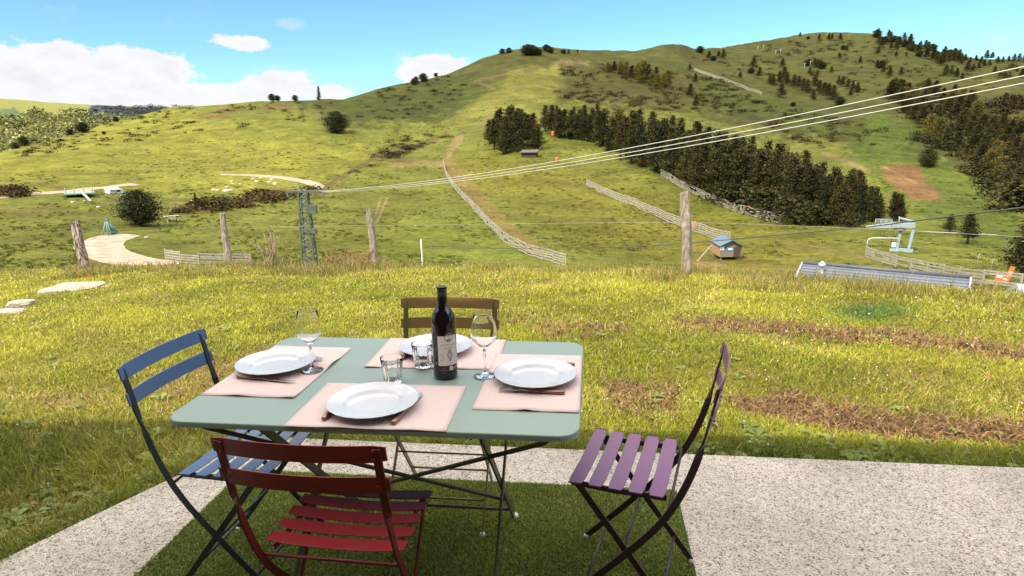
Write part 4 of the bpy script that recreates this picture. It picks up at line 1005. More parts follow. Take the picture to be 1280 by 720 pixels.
# rough tussocks through the hill pasture
tv = [tree_meshes('tuft', .30, .9, 'dome', 900+i, 5, 3, .26, (.050, .058, .008), (.105, .102, .014), .03)[2] for i in range(4)]
Vs = []; Cs = []
K = 8000; ua = rng.uniform(R_(-50), R_(36), K*3); ut = rng.uniform(0, 1, K*3)**1.5*.8; n_ = 0
ii = np.clip(np.searchsorted(AZG, ua)-1, 0, len(AZG)-1); jj = n_near+n_hid+(ut*(NT-1)).astype(int)
tx, ty, tz = XX[ii, jj], YY[ii, jj], Zall[ii, jj]; tx = tx+rng.uniform(-.1, .1, len(tx)); ok = fbm(tx/5, ty/5, 91, 4) > .49; pc = C[ii, jj]
ok &= (pc.max(1) > .05) & (pc[:, 0] < pc[:, 1]*1.12)
rd = np.stack([linedist(L_, *azel_px(ua, np.arctan2(tz-CAM[2], np.hypot(tx-CAM[0], ty-CAM[1])))) for L_ in ([(222, 331), (140, 326), (124, 318), (124, 308), (140, 299), (172, 289)], [(-60, 254), (60, 241), (172, 230)], [(272, 218), (335, 221), (395, 231), (374, 243)])]); ok &= (rd[0] > 26) & (rd[1] > 5) & (rd[2] > 5)
tx, ty, tz, pc = tx[ok][:K], ty[ok][:K], tz[ok][:K], pc[ok][:K]
for k in range(len(tx)):
    V, c = tv[k % 4]; r_ = math.hypot(tx[k]-CAM[0], ty[k]-CAM[1]); s = random.uniform(.35, .9)*(.35+.0028*r_)
    Vs.append(V*s+np.array([tx[k], ty[k], tz[k]-.03])); Cs.append(np.tile(pc[k]*random.choice([.7, .8, .9, 1.35, 1.6]), (len(V), 1))*(.7+.6*rng.uniform(0, 1, (len(V), 1))))
V = np.concatenate(Vs); c = np.concatenate(Cs)
tag(link('tussock_grass', fast_mesh('tussock_grass', V, np.full(len(V)//4, 4), np.arange(len(V)), leafd, c)), 'rough grass tussocks all over the hill pasture', 'grass', None, 'stuff')
# ------------------------------------------------------------------ fences, posts and cables
greywood = mat('weathered_wood', (.36, .32, .26), .9, noise=(14, .7, (.20, .165, .125)), bump=(60, .5))
palewood = mat('bleached_wood', (.37, .335, .28), .9, noise=(2.5, .8, (.20, .17, .135)))
def slat_fence(pxs, hgt, label, ptstep=2.3, m=None, rails=5):
    P = np.array([G(*p) for p in pxs]); L = np.concatenate([[0], np.cumsum(np.hypot(*np.diff(P[:, :2], axis=0).T))]); n = min(90, max(2, int(L[-1]/ptstep)+1))
    s = np.linspace(0, L[-1], n+1); Q = np.stack([np.interp(s, L, P[:, 0]), np.interp(s, L, P[:, 1])], 1); z = Hn(Q[:, 0], Q[:, 1]); o = np.array([Q[0, 0], Q[0, 1], z[0]])
    t = thing('snow_fence', label, 'fence', o)
    for i in range(n+1):
        b = MB(); b.box((Q[i, 0]-o[0], Q[i, 1]-o[1], z[i]-o[2]+hgt/2-.15), (.11, .11, hgt+.4)); b.build('post', greywood, t)
    b = MB()
    for i in range(n):
        jz = random.uniform(-.10, .06)
        p0 = np.array([Q[i, 0], Q[i, 1], z[i]])-o; p1 = np.array([Q[i+1, 0], Q[i+1, 1], z[i+1]])-o; d = p1-p0; d /= np.linalg.norm(d)
        p0 = p0+d*.04; p1 = p1-d*.04
        for k in range(rails):
            if random.random() < .05: continue
            zz = .12+jz+(hgt-.15)*k/(rails-1)+random.uniform(-.03, .03)
            b.bar([p0+np.array([0, 0, zz+random.uniform(-.03, .03)]), p1+np.array([0, 0, zz+random.uniform(-.03, .03)])], (0, 0, 1), hgt/rails*.58, .035)
    b.build('slats', m or palewood, t); return t
slat_fence([(554, 206), (557, 218), (564, 230), (577, 246), (592, 262), (612, 284), (630, 302), (652, 315), (680, 325), (707, 332)], 1.25, 'long winding slatted snow fence running down the middle of the slope')
slat_fence([(733, 233), (760, 245), (800, 261), (830, 275), (862, 287), (890, 297), (912, 303)], 1.35, 'slatted snow fence ending behind the little wooden hut')
slat_fence([(826, 219), (850, 234), (880, 248), (910, 260), (945, 272), (975, 279)], 1.35, 'slatted snow fence along the lower edge of the dark wood')
slat_fence([(1082, 321), (1100, 328), (1130, 337), (1170, 346), (1200, 352), (1240, 358), (1275, 362)], 1.1, 'slatted snow fence behind the blue grey roof below the lift station', 3.0)
slat_fence([(208, 325), (240, 330), (285, 331.5), (314, 332)], 1.05, 'short slatted fence beyond the lawn left of the lattice pylon', 2.2)
slat_fence([(868, 88), (905, 101), (930, 110), (952, 119)], 1.6, 'thin pale fence line high on the upper slope', 6.5)
def wood_post(bx0, by0, tx0, ty0, r, label, dark=False, w=None):
    B = at_w(bx0, by0, w); B[2] = min(B[2], H(B[0], B[1])+.05); T = at_w(tx0, ty0, depth(B)+random.uniform(-.1, .1)); b = MB(); n = 12; V = []; rings = 14
    ax = T-B; L_ = np.linalg.norm(ax); ax /= L_; u = np.cross(ax, [0, 1, 0]); u /= np.linalg.norm(u); v = np.cross(ax, u)
    for j in range(rings+1):
        f = j/rings
        for k in range(n):
            th = 2*math.pi*k/n; rr = r*(1.12-.16*f)*(1+.16*(vn(np.array(k*1.3+bx0), np.array(j*.35), 5)-.5)*2); p = ax*(L_*f-.25*(1-f))+u*rr*math.cos(th)+v*rr*math.sin(th)+u*.012*math.sin(f*5+bx0)
            V.append(p+ax*(.02*math.cos(th*2+bx0) if j == rings else 0))
    F = [tuple(rings*n+k for k in range(n))]
    for j in range(rings):
        for k in range(n): F.append((j*n+k, j*n+(k+1) % n, (j+1)*n+(k+1) % n, (j+1)*n+k))
    b.add(V, F); t = b.build('fence_post', post_dark if dark else post_wood); t.location = tuple(B); return tag(t, label, 'fence post'), B, T
def woodmat(name, c, c2, amt):
    m = mat(name, c, .92); t = m.node_tree; b = t.nodes['Principled BSDF']; tc = t.nodes.new('ShaderNodeTexCoord')
    mp = t.nodes.new('ShaderNodeMapping'); mp.inputs['Scale'].default_value = (26, 26, 3.2); t.links.new(tc.outputs['Object'], mp.inputs['Vector'])
    n = t.nodes.new('ShaderNodeTexNoise'); n.inputs['Scale'].default_value = 1; n.inputs['Detail'].default_value = 6; n.inputs['Roughness'].default_value = .7; t.links.new(mp.outputs[0], n.inputs['Vector'])
    r = t.nodes.new('ShaderNodeMapRange'); r.inputs[1].default_value = .5-amt; r.inputs[2].default_value = .5+amt; t.links.new(n.outputs[0], r.inputs[0])
    mx = t.nodes.new('ShaderNodeMix'); mx.data_type = 'RGBA'; mx.inputs[6].default_value = (*c, 1); mx.inputs[7].default_value = (*c2, 1); t.links.new(r.outputs[0], mx.inputs[0]); t.links.new(mx.outputs[2], b.inputs['Base Color'])
    bp = t.nodes.new('ShaderNodeBump'); bp.inputs['Strength'].default_value = .9; bp.inputs['Distance'].default_value = .012; t.links.new(n.outputs[0], bp.inputs['Height']); t.links.new(bp.outputs[0], b.inputs['Normal']); return m
post_wood = woodmat('post_wood', (.085, .068, .050), (.33, .28, .22), .16); post_dark = woodmat('post_bark', (.055, .030, .020), (.36, .29, .23), .07)
wp = []
wp.append(wood_post(106, 333, 93, 277, .105, 'leaning dark barked fence post in front of the gravel road', True, 15.4))
wp.append(wood_post(287, 334, 278, 267, .062, 'thin grey fence post behind the blue chair left of the lattice pylon', w=13.2))
wp.append(wood_post(468, 336, 462, 262, .062, 'grey fence post standing between the pylon and the wine bottle', w=11.7))
wp.append(wood_post(857, 343, 857, 241, .068, 'tall thick weathered fence post nearest the purple chair', w=8.8))
whitep = mat('white_paint', (.72, .72, .70), .6)
B = at_w(528.5, 331, 11.0); T = at_w(526, 299, depth(B)); b = MB(); b.tube([(0, 0, -.3), tuple(T-B)], .010, 8); o = b.build('marker_stake', whitep); o.location = tuple(B); tag(o, 'thin white stake at the lawn edge right of the third wooden post', 'stake')
# fence wire between the posts
wire = mat('galvanised_wire', (.26, .26, .22), .5, metal=.3)
def cable(name, pts, r, m, label, sag=0, cat='cable', group=None, n=60):
    P = np.array(pts, float); L = np.concatenate([[0], np.cumsum(np.linalg.norm(np.diff(P, axis=0), axis=1))]); s = np.linspace(0, L[-1], n)
    Q = np.stack([np.interp(s, L, P[:, i]) for i in range(3)], 1)
    k = np.hanning(11); k /= k.sum()
    if len(P) > 2: Q = np.stack([np.convolve(np.concatenate([2*Q[0, i]-Q[5:0:-1, i], Q[:, i], 2*Q[-1, i]-Q[-2:-7:-1, i]]), k, 'valid') for i in range(3)], 1)
    f = s/L[-1]; Q[:, 2] -= sag*4*f*(1-f); b = MB(); o0 = Q[0].copy(); b.tube([q-o0 for q in Q], r, 6); o = b.build(name, m); o.location = tuple(o0); return tag(o, label, cat, group)
dps = [depth(x[1]) for x in wp]
cable('fence_wire', [at_w(102, 292, dps[0]), at_w(286, 284, dps[1]), at_w(468, 282, dps[2]), at_w(862, 277, dps[3]), at_w(1110, 287, dps[3]-.9), at_w(1420, 304, dps[3]-2)], .0024, wire, 'thin pale wire strung along the wooden fence posts', cat='wire')
cond = mat('aluminium_cable', (.50, .475, .42), .5, metal=.1)
# lattice pylon below the brow
WP_ = 38.0; topP = at_w(379, 240, WP_); gz = H(topP[0], topP[1]); ph = topP[2]-gz
galv = mat('galvanised_steel', (.135, .15, .125), .6, metal=.2, noise=(5, .8, (.06, .07, .055)))
pt = thing('lattice_pylon', 'grey lattice steel power pylon standing behind the brow of the lawn', 'pylon', (topP[0], topP[1], gz), R_(8))
b0, b1 = .50, .22
cor = ((-1, -1), (1, -1), (1, 1), (-1, 1)); nb = int(ph/.42)
def rad(z): return b0+(b1-b0)*z/ph
for sx, sy in cor:
    b = MB(); b.bar([(sx*b0, sy*b0, -.3), (sx*b1, sy*b1, ph)], (1, 0, 0), .085, .085); b.build('leg', galv, pt)
b = MB()
for k in range(nb):
    z0, z1 = ph*k/nb, ph*(k+1)/nb; r0, r1 = rad(z0), rad(z1)
    for i in range(4):
        a, c = cor[i], cor[(i+1) % 4]
        if k % 2: a, c = c, a
        b.bar([(a[0]*r0, a[1]*r0, z0), (c[0]*r1, c[1]*r1, z1)], (.3, .3, 1), .06, .03)
        b.bar([(a[0]*r1, a[1]*r1, z1), (c[0]*r1, c[1]*r1, z1)], (0, 0, 1), .045, .03)
b.build('bracing', galv, pt)
b = MB(); b.box((.1, 0, ph+.03), (2.3, .14, .12)); b.box((.1, .2, ph+.03), (1.7, .10, .10)); b.build('crossarm', galv, pt)
ins = mat('insulator', (.30, .34, .33), .3)
att = []
for x in (-.95, .1, 1.15):
    b = MB(); b.tube([(x, .0, ph-.05), (x, .05, ph-.18)], [.05, .07], 8); b.tube([(x, .05, ph-.18), (x, .1, ph-.30)], [.07, .04], 8); b.build('insulator', ins, pt)
    c_, s_2 = math.cos(R_(8)), math.sin(R_(8)); att.append(np.array([topP[0]+x*c_-.1*s_2, topP[1]+x*s_2+.1*c_, gz+ph-.30]))
for c_0, d_0 in (((.55, -.32, ph-1.0), (.5, .3, .5)), ((.42, -.28, ph-2.3), (.45, .25, .3))): b = MB(); b.box(c_0, d_0); b.build('switch_box', galv, pt)
att = att[::-1]
for i, (ys, lab_) in enumerate(((( 84, 176.5), 'uppermost of the three pale power cables crossing the hillside'), ((95.5, 185.5), 'middle one of the three pale power cables crossing the hillside'), ((104.8, 194.5), 'lowest of the three pale power cables crossing the hillside'))):
    E1 = at_w(1280, ys[0]-.5, 12.0); mid = at_w(840, ys[1]-0, 21.5); A0 = att[i]; A0 = at_w(400+2*i, (239, 239.6, 240.3)[i], WP_-1)
    # quadratic through pylon, mid, right hand point, carried on beyond
    P0, P2 = A0, E1; d = P2-P0; tm = np.dot(mid-P0, d)/np.dot(d, d); tm = .62
    pts = [P0+d*t for t in np.linspace(0, 1.5, 46)]
    sg = .42
    pts = [p-np.array([0, 0, sg*4*t*(1-t)]) for p, t in zip(pts, np.linspace(0, 1.5, 46))]
    cable('power_cable', pts, .0112, cond, lab_, n=60)
rope = mat('dark_cable', (.060, .062, .058), .6)
cable('lift_cable', [at_w(560, 311, 70), at_w(780, 309, 55), at_w(846, 305, 50), at_w(917, 299, 45), at_w(980, 293, 41), at_w(1085, 284, 35), at_w(1139, 276.5, 32), at_w(1280, 259.5, 26), at_w(1500, 226, 20)], .033, rope, 'dark sagging cable passing above the hut and the lift station', n=120)
cable('lift_cable', [at_w(1139, 289, 84), at_w(1210, 291.5, 82), at_w(1280, 295.5, 80), at_w(1480, 306, 76)], .035, cond, 'pale haul cable running right from the lift station', n=40)
# ------------------------------------------------------------------ hut, shed, lift, roofs
def face_rot(P): return math.atan2(CAM[0]-P[0], -(CAM[1]-P[1]))     # rotation turning local -y to the camera
P = G(913, 325); m_ = mpp(P)
dkwood = woodmat('dark_boards', (.05, .032, .024), (.10, .065, .045), .2); boards = woodmat('hut_boards', (.16, .12, .085), (.27, .215, .16), .2); warm = woodmat('hut_side_boards', (.30, .16, .085), (.38, .23, .13), .2); blueroof = mat('blue_grey_roof', (.10, .15, .21), .4, metal=.2)
ht = thing('wooden_hut', 'small wooden hut with a blue grey roof and a blue sign on stilts', 'hut', P, face_rot(P)+R_(18))
gw, gl, wh, rr_ = 27*m_, 3.2, 14*m_, 6.5*m_; f0 = .35
b = MB(); x = gw/2; V = [(-x, 0, f0), (x, 0, f0), (x, 0, f0+wh), (0, 0, f0+wh+rr_), (-x, 0, f0+wh), (-x, gl, f0), (x, gl, f0), (x, gl, f0+wh), (0, gl, f0+wh+rr_), (-x, gl, f0+wh)]
b.add(V, [(0, 1, 2, 3, 4), (9, 8, 7, 6, 5), (1, 6, 7, 2), (0, 5, 6, 1)]); b.add(V, [(5, 0, 4, 9)], 1); b.build('wall', [boards, warm], ht)
for s in (-1, 1):
    b = MB(); sl = math.hypot(x, rr_); ang = math.atan2(rr_, x); rot = np.array([[math.cos(ang*s), 0, math.sin(ang*s)], [0, 1, 0], [-math.sin(ang*s), 0, math.cos(ang*s)]])
    b.box((s*x*.55, gl/2, f0+wh+rr_*.45+.09), (sl*1.16, gl+.7, .07), rot); b.build('roof', blueroof, ht)
signb = mat('blue_sign', (.10, .22, .42), .4); 
b = MB(); b.box((-.1, -.03, f0+wh*.72), (.85, .03, .42)); sg_ = b.build('sign', signb, ht)
b = MB(); b.box((-.1, -.049, f0+wh*.72), (.45, .004, .2)); b.build('sign_panel', whitep, sg_)
b = MB(); b.box((x*.55, -.03, f0+wh*.46), (.75, .05, wh*.86)); b.build('door', dkwood, ht)
b = MB(); b.box((-x*.83, -.05, f0+wh*.8), (.42, .08, .42)); b.build('notice_board', whitep, ht)
for sx in (-.8, .8):
    for yy in (.3, gl-.3):
        b = MB(); b.box((sx*x, yy, f0/2-.25), (.18, .18, f0+.5)); b.build('stilt', greywood, ht)
b = MB(); b.bar([(-x-2.6, -.4, 0), (-x-.9, .2, 1.75)], (0, 1, 0), .09, .09); o = b.build('support_pole', palewood, ht)
P = G(661, 197); m_ = mpp(P)
st = thing('wooden_shed', 'low dark wooden shed at the foot of the round pine clump', 'shed', P, face_rot(P)-R_(12))
b = MB(); b.box((0, 1.2, 3.4*m_), (19*m_, 2.6, 7*m_)); b.build('wall', dkwood, st); b = MB(); b.box((0, 1.1, 7.6*m_), (22*m_, 3.4, .9*m_), np.array([[1, 0, 0], [0, .98, -.17], [0, .17, .98]])); b.build('roof', mat('shed_roof', (.11, .085, .07), .8), st)
# lift station
P = G(1128, 314); m_ = mpp(P); steelb = mat('pale_blue_steel', (.30, .36, .40), .45, noise=(2, .6, (.19, .235, .27)))
lt = thing('lift_station', 'pale blue steel drive frame of a ski lift on the right of the valley', 'ski lift', P, face_rot(P))
u = lambda px, py: ((px-1128)*m_, 0, (314-py)*m_)
for name, x0, x1 in (('pillar', 1121.5, 1124), ('pillar', 1134, 1137)):
    for yy in (0,):
        b = MB(); b.bar([(u(x0, 313)[0], yy, 0), (u(x1, 282)[0], yy, u(0, 282)[2])], (1, 0, 0), 3.4*m_, .55); b.build(name, steelb, lt, bevel=.03)
b = MB(); b.bar([(u(1117, 0)[0], 0, .15), (u(1139, 0)[0], 0, .15)], (0, 0, 1), .28, .6); b.build('base_beam', steelb, lt)
for xx in (1119, 1134): b = MB(); b.box((u(xx, 0)[0], 0, .06), (.9, 1.1, .14)); b.build('base_plate', steelb, lt)
b = MB(); b.add([(u(1085, 285)[0], -.4, u(0, 285)[2]), (u(1112, 279.5)[0], -.4, u(0, 279.5)[2]), (u(1138, 278)[0], -.4, u(0, 278)[2]), (u(1138, 284)[0], -.4, u(0, 284)[2]), (u(1124, 284)[0], -.4, u(0, 284)[2]), (u(1110, 285)[0], -.4, u(0, 285)[2]), (u(1086, 287)[0], -.4, u(0, 287)[2])]+
      [(u(1085, 285)[0], .4, u(0, 285)[2]), (u(1112, 279.5)[0], .4, u(0, 279.5)[2]), (u(1138, 278)[0], .4, u(0, 278)[2]), (u(1138, 284)[0], .4, u(0, 284)[2]), (u(1124, 284)[0], .4, u(0, 284)[2]), (u(1110, 285)[0], .4, u(0, 285)[2]), (u(1086, 287)[0], .4, u(0, 287)[2])],
      [tuple(range(6, -1, -1)), tuple(range(7, 14))]+[(i, (i+1) % 7, (i+1) % 7+7, i+7) for i in range(7)]); b.build('boom', steelb, lt)
def pxtube(mb, L, r, y=0.0): mb.tube([(u(a, c)[0], y, u(a, c)[2]) for a, c in L], r, 6)
b = MB()
for yy in (-.45, .45):
    pxtube(b, [(1095, 276), (1113, 275.5)], .03, yy); pxtube(b, [(1095, 278.5), (1113, 278)], .025, yy)
    for xx in (1095, 1101, 1107, 1113): pxtube(b, [(xx, 283), (xx, 275.6)], .025, yy)
b.build('railing', steelb, lt)
b = MB(); pxtube(b, [(1120.5, 280), (1120.5, 271)], .07); pxtube(b, [(1121, 273), (1138, 276.5)], .11); pxtube(b, [(1103, 286), (1104, 297)], .02); pxtube(b, [(1108, 286), (1110, 295)], .03); b.build('mast', steelb, lt)
b = MB(); b.lathe([(.0001, 0), (6.5*m_, 0), (6.5*m_, .18), (.0001, .18)], 28, (u(1122, 0)[0], 0, u(0, 288)[2])); b.build('bull_wheel', mat('bull_wheel', (.16, .07, .055), .6), lt)
b = MB(); pxtube(b, [(1089, 312), (1089, 303), (1090.5, 300), (1094, 298.5), (1122, 297)], .045, -.6); b.build('tow_bar', whitep, lt)
b = MB(); b.box((u(1118, 0)[0], -.3, u(0, 306)[2]), (.4, .3, .5)); b.build('control_box', whitep, lt)
P = at_w(1006, 255, depth(G(1006, 268))-1); m_ = mpp(P); gz = H(P[0], P[1]); zt = P[2]-gz
t2 = thing('lift_tower', 'small pale lift tower showing between the bushes and the long wood', 'lift tower', (P[0], P[1], gz), face_rot(P))
b = MB(); b.tube([(0, 0, -.2), (0, 0, zt+1.0)], .22, 8); b.build('mast', steelb, t2); b = MB(); b.tube([(.8, 0, -.2), (.75, 0, zt+.7)], .12, 8); b.build('mast', steelb, t2); b = MB(); b.box((-.2, 0, zt+.9), (2.1, .5, .35)); b.tube([(-.5, 0, zt+.9), (-.7, 0, zt+1.9)], .07, 6); b.box((.5, 0, zt-.1), (1.4, .4, .25)); b.build('crossarm', steelb, t2)
# roofs of the houses just under the brow
def low_house(a, b_px, wA, run, rise, label, mroof, courses, right_over=0, cap=True, wallm=None, vent=None):
    A = at_w(*a, wA); rb = ray(*b_px); Bp_ = CAM+rb*((A[2]-CAM[2])/rb[2]); d = Bp_-A; L_ = np.linalg.norm(d); d /= L_; L_ += right_over; nrm = np.array([d[1], -d[0], 0]); nrm *= 1 if np.dot(nrm, CAM-A) > 0 else -1
    t = thing('house', label, 'house', A, 0); ang = math.atan2(d[1], d[0]); t.rotation_euler.z = ang      # local x along the ridge, -y towards the lawn
    b = MB()
    for s in (-1, 1):
        V = []; F = []
        for k in range(courses):
            f0_, f1_ = k/courses, (k+1)/courses
            for (f, up) in ((f0_, .0), (f1_, .045)): V += [(-.25, s*run*f, -rise*f+up), (L_+.25, s*run*f, -rise*f+up)]
        V += [(-.25, s*run, -rise-.12), (L_+.25, s*run, -rise-.12), (-.25, 0, -.14), (L_+.25, 0, -.14)]
        n = 2*courses
        for k in range(n-1): F.append((2*k, 2*k+1, 2*k+3, 2*k+2) if s < 0 else (2*k+2, 2*k+3, 2*k+1, 2*k))
        e = 2*n; F += [(2*n-2, 2*n-1, e+1, e), (e, e+1, e+3, e+2)]
        F.append(tuple([2*k for k in range(n)]+[e, e+2])); F.append(tuple([2*k+1 for k in range(n)]+[e+1, e+3]))
        b.add(V, F)
    rf = b.build('roof', mroof, t)
    if cap:
        b = MB(); b.tube([(-.3, 0, .03), (L_+.3, 0, .03)], .085, 8); b.build('ridge_cap', mat('ridge_cap', (.07, .075, .09), .5), rf)
        b = MB(); b.bar([(L_+.27, .02, .02), (L_+.27, -run, -rise+.03)], (0, 0, 1), .16, .06); b.bar([(-.27, .02, .02), (-.27, -run, -rise+.03)], (0, 0, 1), .16, .06); b.build('verge', mat('verge', (.30, .33, .37), .5), rf)
    if vent:
        b = MB(); b.lathe([(.09, 0), (.09, .30), (.13, .30), (.13, .38), (.0001, .50)], 14, (vent[0], -vent[1], -rise*vent[1]/run)); b.build('vent_pipe', whitep, rf)
    hh = A[2]-rise-min(H(*A[:2]), H(*(A+d*L_)[:2]))+1.0
    b = MB(); b.box((L_/2, 0, -rise-.16-hh/2), (L_-.3, 2*run-.6, hh)); 
    for xx in (.15, L_-.15): b.add([(xx, -run+.3, -rise-.16), (xx, run-.3, -rise-.16), (xx, 0, -.18)], [(0, 1, 2)])
    b.build('wall', wallm or plaster, t); return t
roofm = mat('blue_grey_tiles', (.115, .135, .175), .42, noise=(1.6, .5, (.16, .18, .22)))
low_house((1012, 330), (1202, 347), 26, 2.9, 1.15, 'house with a long blue grey ribbed roof just below the lawn on the right', roofm, 15, vent=(.55, .55))
zinc = mat('pale_zinc_roof', (.42, .43, .45), .5, noise=(3, .5, (.34, .35, .37)))
low_house((1285, 355.5), (1400, 362), 17, 2.6, 1.25, 'pale grey roof at the right picture edge below the lawn', zinc, 7, cap=False, right_over=2)
# ------------------------------------------------------------------ snow lances with orange padding, crash pads
orange = mat('orange_padding', (.62, .13, .025), .55, noise=(3, .3, (.5, .09, .02)))
yel = mat('yellow_label', (.70, .42, .05), .5)
def lance(px, py, hpx, tip, label):
    P = G(px, py); m_ = mpp(P); t = thing('snow_lance', label, 'snow lance', P, 0); h = hpx*m_
    b = MB(); b.lathe([(.0001, -.1), (h*.36, -.1), (h*.40, h*.1), (h*.40, h*.95), (h*.30, h*1.02), (.0001, h*1.02)], 14); b.build('padding', orange, t)
    T = at_w(tip[0], tip[1], depth(P))-P; b = MB(); b.tube([(0, 0, h*.9), tuple(T)], [.07, .05], 6); b.tube([tuple(T*.97), tuple(T*1.06)], [.12, .09], 6); b.build('lance', galv, t)
lance(691.5, 170, 6, (690, 153), 'orange padded snow lance nearest the pine row at the top')
lance(696.5, 202, 5.5, (694.5, 187), 'orange padded snow lance standing alone below the joining pine row')
lance(801.5, 206, 6.5, (798, 187), 'orange padded snow lance against the long wood above the second fence')
lance(867.5, 284, 7, (863, 267), 'orange padded snow lance partly behind the tall near fence post')
lance(936.5, 265, 7.5, (926, 237), 'orange padded snow lance with a long leaning pole at the wood edge')
lance(669, 156, 5, (668, 145), 'orange padded snow lance half hidden behind the round pine clump')
def pad(px, py, w, h, m, label, lean=0):
    P = G(px, py); m_ = mpp(P); b = MB(); b.box((0, 0, h*m_/2), (w*m_, .45, h*m_)); b.box((0, -.24, h*m_*.62), (w*m_*.7, .03, h*m_*.22), mi=1)
    o = b.build('crash_pad', [orange, m], bevel=.06); o.location = tuple(P); o.rotation_euler = (R_(-6), R_(lean), face_rot(P)); tag(o, label, 'crash pad', 'orange crash pads by the right hand fence')
pad(1247.5, 353.5, 8, 13, whitep, 'left broad orange crash pad at the end of the right hand fence', 4); pad(1254.5, 354, 5.5, 9, whitep, 'small orange crash pad at the foot of the tall leaning one', 8)
pad(1257, 352.5, 5, 20, yel, 'tall leaning orange crash pad with a yellow band', 14)
def pole(px, py, h, label, group, arm=.5):
    P = G(px, py); m_ = mpp(P); b = MB(); b.tube([(0, 0, -.2), (.06*h*m_, 0, h*m_)], .22*m_, 6); b.tube([(.12*h*m_-arm*h*m_*.35, 0, h*m_*.98), (.12*h*m_+arm*h*m_*.35, 0, h*m_*1.02)], .16*m_, 6)
    o = b.build('lift_pole', steelb); o.location = tuple(P); o.rotation_euler.z = face_rot(P); tag(o, label, 'pole', group)
for x, y, h in [(887, 62, 5), (892, 61.5, 5), (904.5, 60.5, 6), (909.5, 60, 6), (947, 64, 6), (953.5, 63.5, 6), (969, 70, 7), (975, 69, 7), (1005, 87, 7), (1012, 85, 8), (1061, 111, 7), (1068, 111, 8), (991, 45, 5)]:
    pole(x, y, h, 'tiny pale drag lift pole on the upper slope', 'drag lift poles on the upper slope', .6)
pole(1221, 331, 14, 'left thin white pole in the meadow by the right hand pines', 'white poles in the right meadow', .3); pole(1238, 338, 15, 'right thin white pole in the meadow by the right hand pines', 'white poles in the right meadow', .3)
# ------------------------------------------------------------------ the left hand meadow: frames, table, boulders
teal = mat('turquoise_paint', (.14, .27, .245), .6)
P = G(136, 293.5); m_ = mpp(P); t = thing('metal_frame', 'turquoise metal frame standing beside the gravel road', 'frame', P, face_rot(P))
for a, c in (((-7, 0), (-1, 17)), ((0, 0), (-1, 17)), ((3, 0), (0, 18))): b = MB(); b.tube([(a[0]*m_, -.4, 0), (c[0]*m_, 0, c[1]*m_)], .07, 6); b.build('leg', teal, t)
b = MB(); b.tube([(-1.5*m_, 0, 17*m_), (3*m_, 0, 20*m_)], .09, 6); b.box((5*m_, .2, 5*m_), (6.5*m_, .6, 8*m_)); b.tube([(2*m_, 0, 13*m_), (10*m_, 0, 2*m_)], .13, 6); b.build('body', mat('dark_turquoise', (.06, .17, .15), .5), t)
netm = mat('pale_turquoise_net', (.19, .26, .20), .8)
P = G(100, 246); m_ = mpp(P); t = thing('play_platform', 'pale turquoise low platform with a slide in the left meadow', 'play frame', P, face_rot(P))
b = MB(); b.box((0, 2, .5), (32*m_, 6, .18)); b.build('deck', netm, t)
for x in (-14, -5, 5, 14): b = MB(); b.tube([(x*m_, .2, -.2), (x*m_, .2, 1.5)], .06, 6); b.build('post', netm, t)
b = MB(); b.bar([(3*m_, -.8, .62), (6*m_, -3.5, .3), (9.5*m_, -9, -.1)], (1, 0, 0), 2.6*m_, .15); b.build('slide', mat('slide', (.26, .32, .24), .5), t)
P = G(146, 242); m_ = mpp(P); t = thing('white_cabin', 'tiny white cabin with a pale blue roof beside the left valley road', 'cabin', P, face_rot(P)+R_(20))
b = MB(); b.box((0, 1, 2.6*m_), (15*m_, 2.2, 5.2*m_)); b.build('wall', mat('cabin_white', (.62, .62, .64), .6), t); b = MB(); b.box((-1.5*m_, 1, 6.4*m_), (13*m_, 2.8, 2.4*m_), taper=.6); b.build('roof', mat('cabin_roof', (.40, .50, .56), .5), t); b = MB(); b.box((2*m_, -.12, 3.2*m_), (4*m_, .06, 2*m_)); b.build('window', mat('window_dark', (.03, .04, .05), .2), t)
def table_(px, py, w, label):
    P = G(px, py); m_ = mpp(P); t = thing('picnic_table', label, 'picnic table', P, face_rot(P)+R_(15)); L_ = w*m_
    b = MB(); b.box((0, 0, .75), (L_, .8, .07)); b.build('tabletop', palewood, t)
    for s in (-1, 1):
        b = MB(); b.box((0, s*.75, .45), (L_, .28, .06)); b.build('bench', palewood, t); b = MB(); b.bar([(s*L_*.36, -.7, 0), (s*L_*.36, .2, .72)], (1, 0, 0), .12, .06); b.bar([(s*L_*.36+.06, .7, 0), (s*L_*.36+.06, -.2, .72)], (1, 0, 0), .12, .06); b.build('leg', greywood, t)
table_(215, 277, 17, 'grey picnic table on the grass right of the lone dark tree'); table_(157, 250, 10, 'small pale picnic table left above the lone dark tree')
stone = mat('pale_stone', (.36, .32, .275), .9, noise=(9, .7, (.22, .185, .145)), bump=(14, .4))
bould = mat('bleached_stone', (.60, .54, .47), .9, noise=(1.5, .7, (.40, .32, .25)))
def rock(P, sx, sy, sz, rz, label, group=None, seed=0, name='boulder', m=None):
    me = bpy.data.meshes.new(name); import bmesh; bm = bmesh.new(); bmesh.ops.create_icosphere(bm, subdivisions=3, radius=1)
    for v in bm.verts:
        c = v.co; k = 1+.45*(float(vn(np.array(c.x*1.7+seed), np.array(c.y*1.7+c.z*1.3), 8+seed))-.5)+.15*(float(vn(np.array(c.x*4+seed), np.array(c.y*4+c.z*3), 9))-.5); v.co = Vector((max(-.82, min(.82, c.x*k))*sx, max(-.82, min(.82, c.y*k))*sy, max(-.8, min(.62, c.z*k))*sz))
    bm.to_mesh(me); bm.free(); me.materials.append(m or stone); o = link(name, me); o.location = tuple(P); o.rotation_euler.z = rz; return tag(o, label, 'stone' if name != 'boulder' else 'boulder', group)
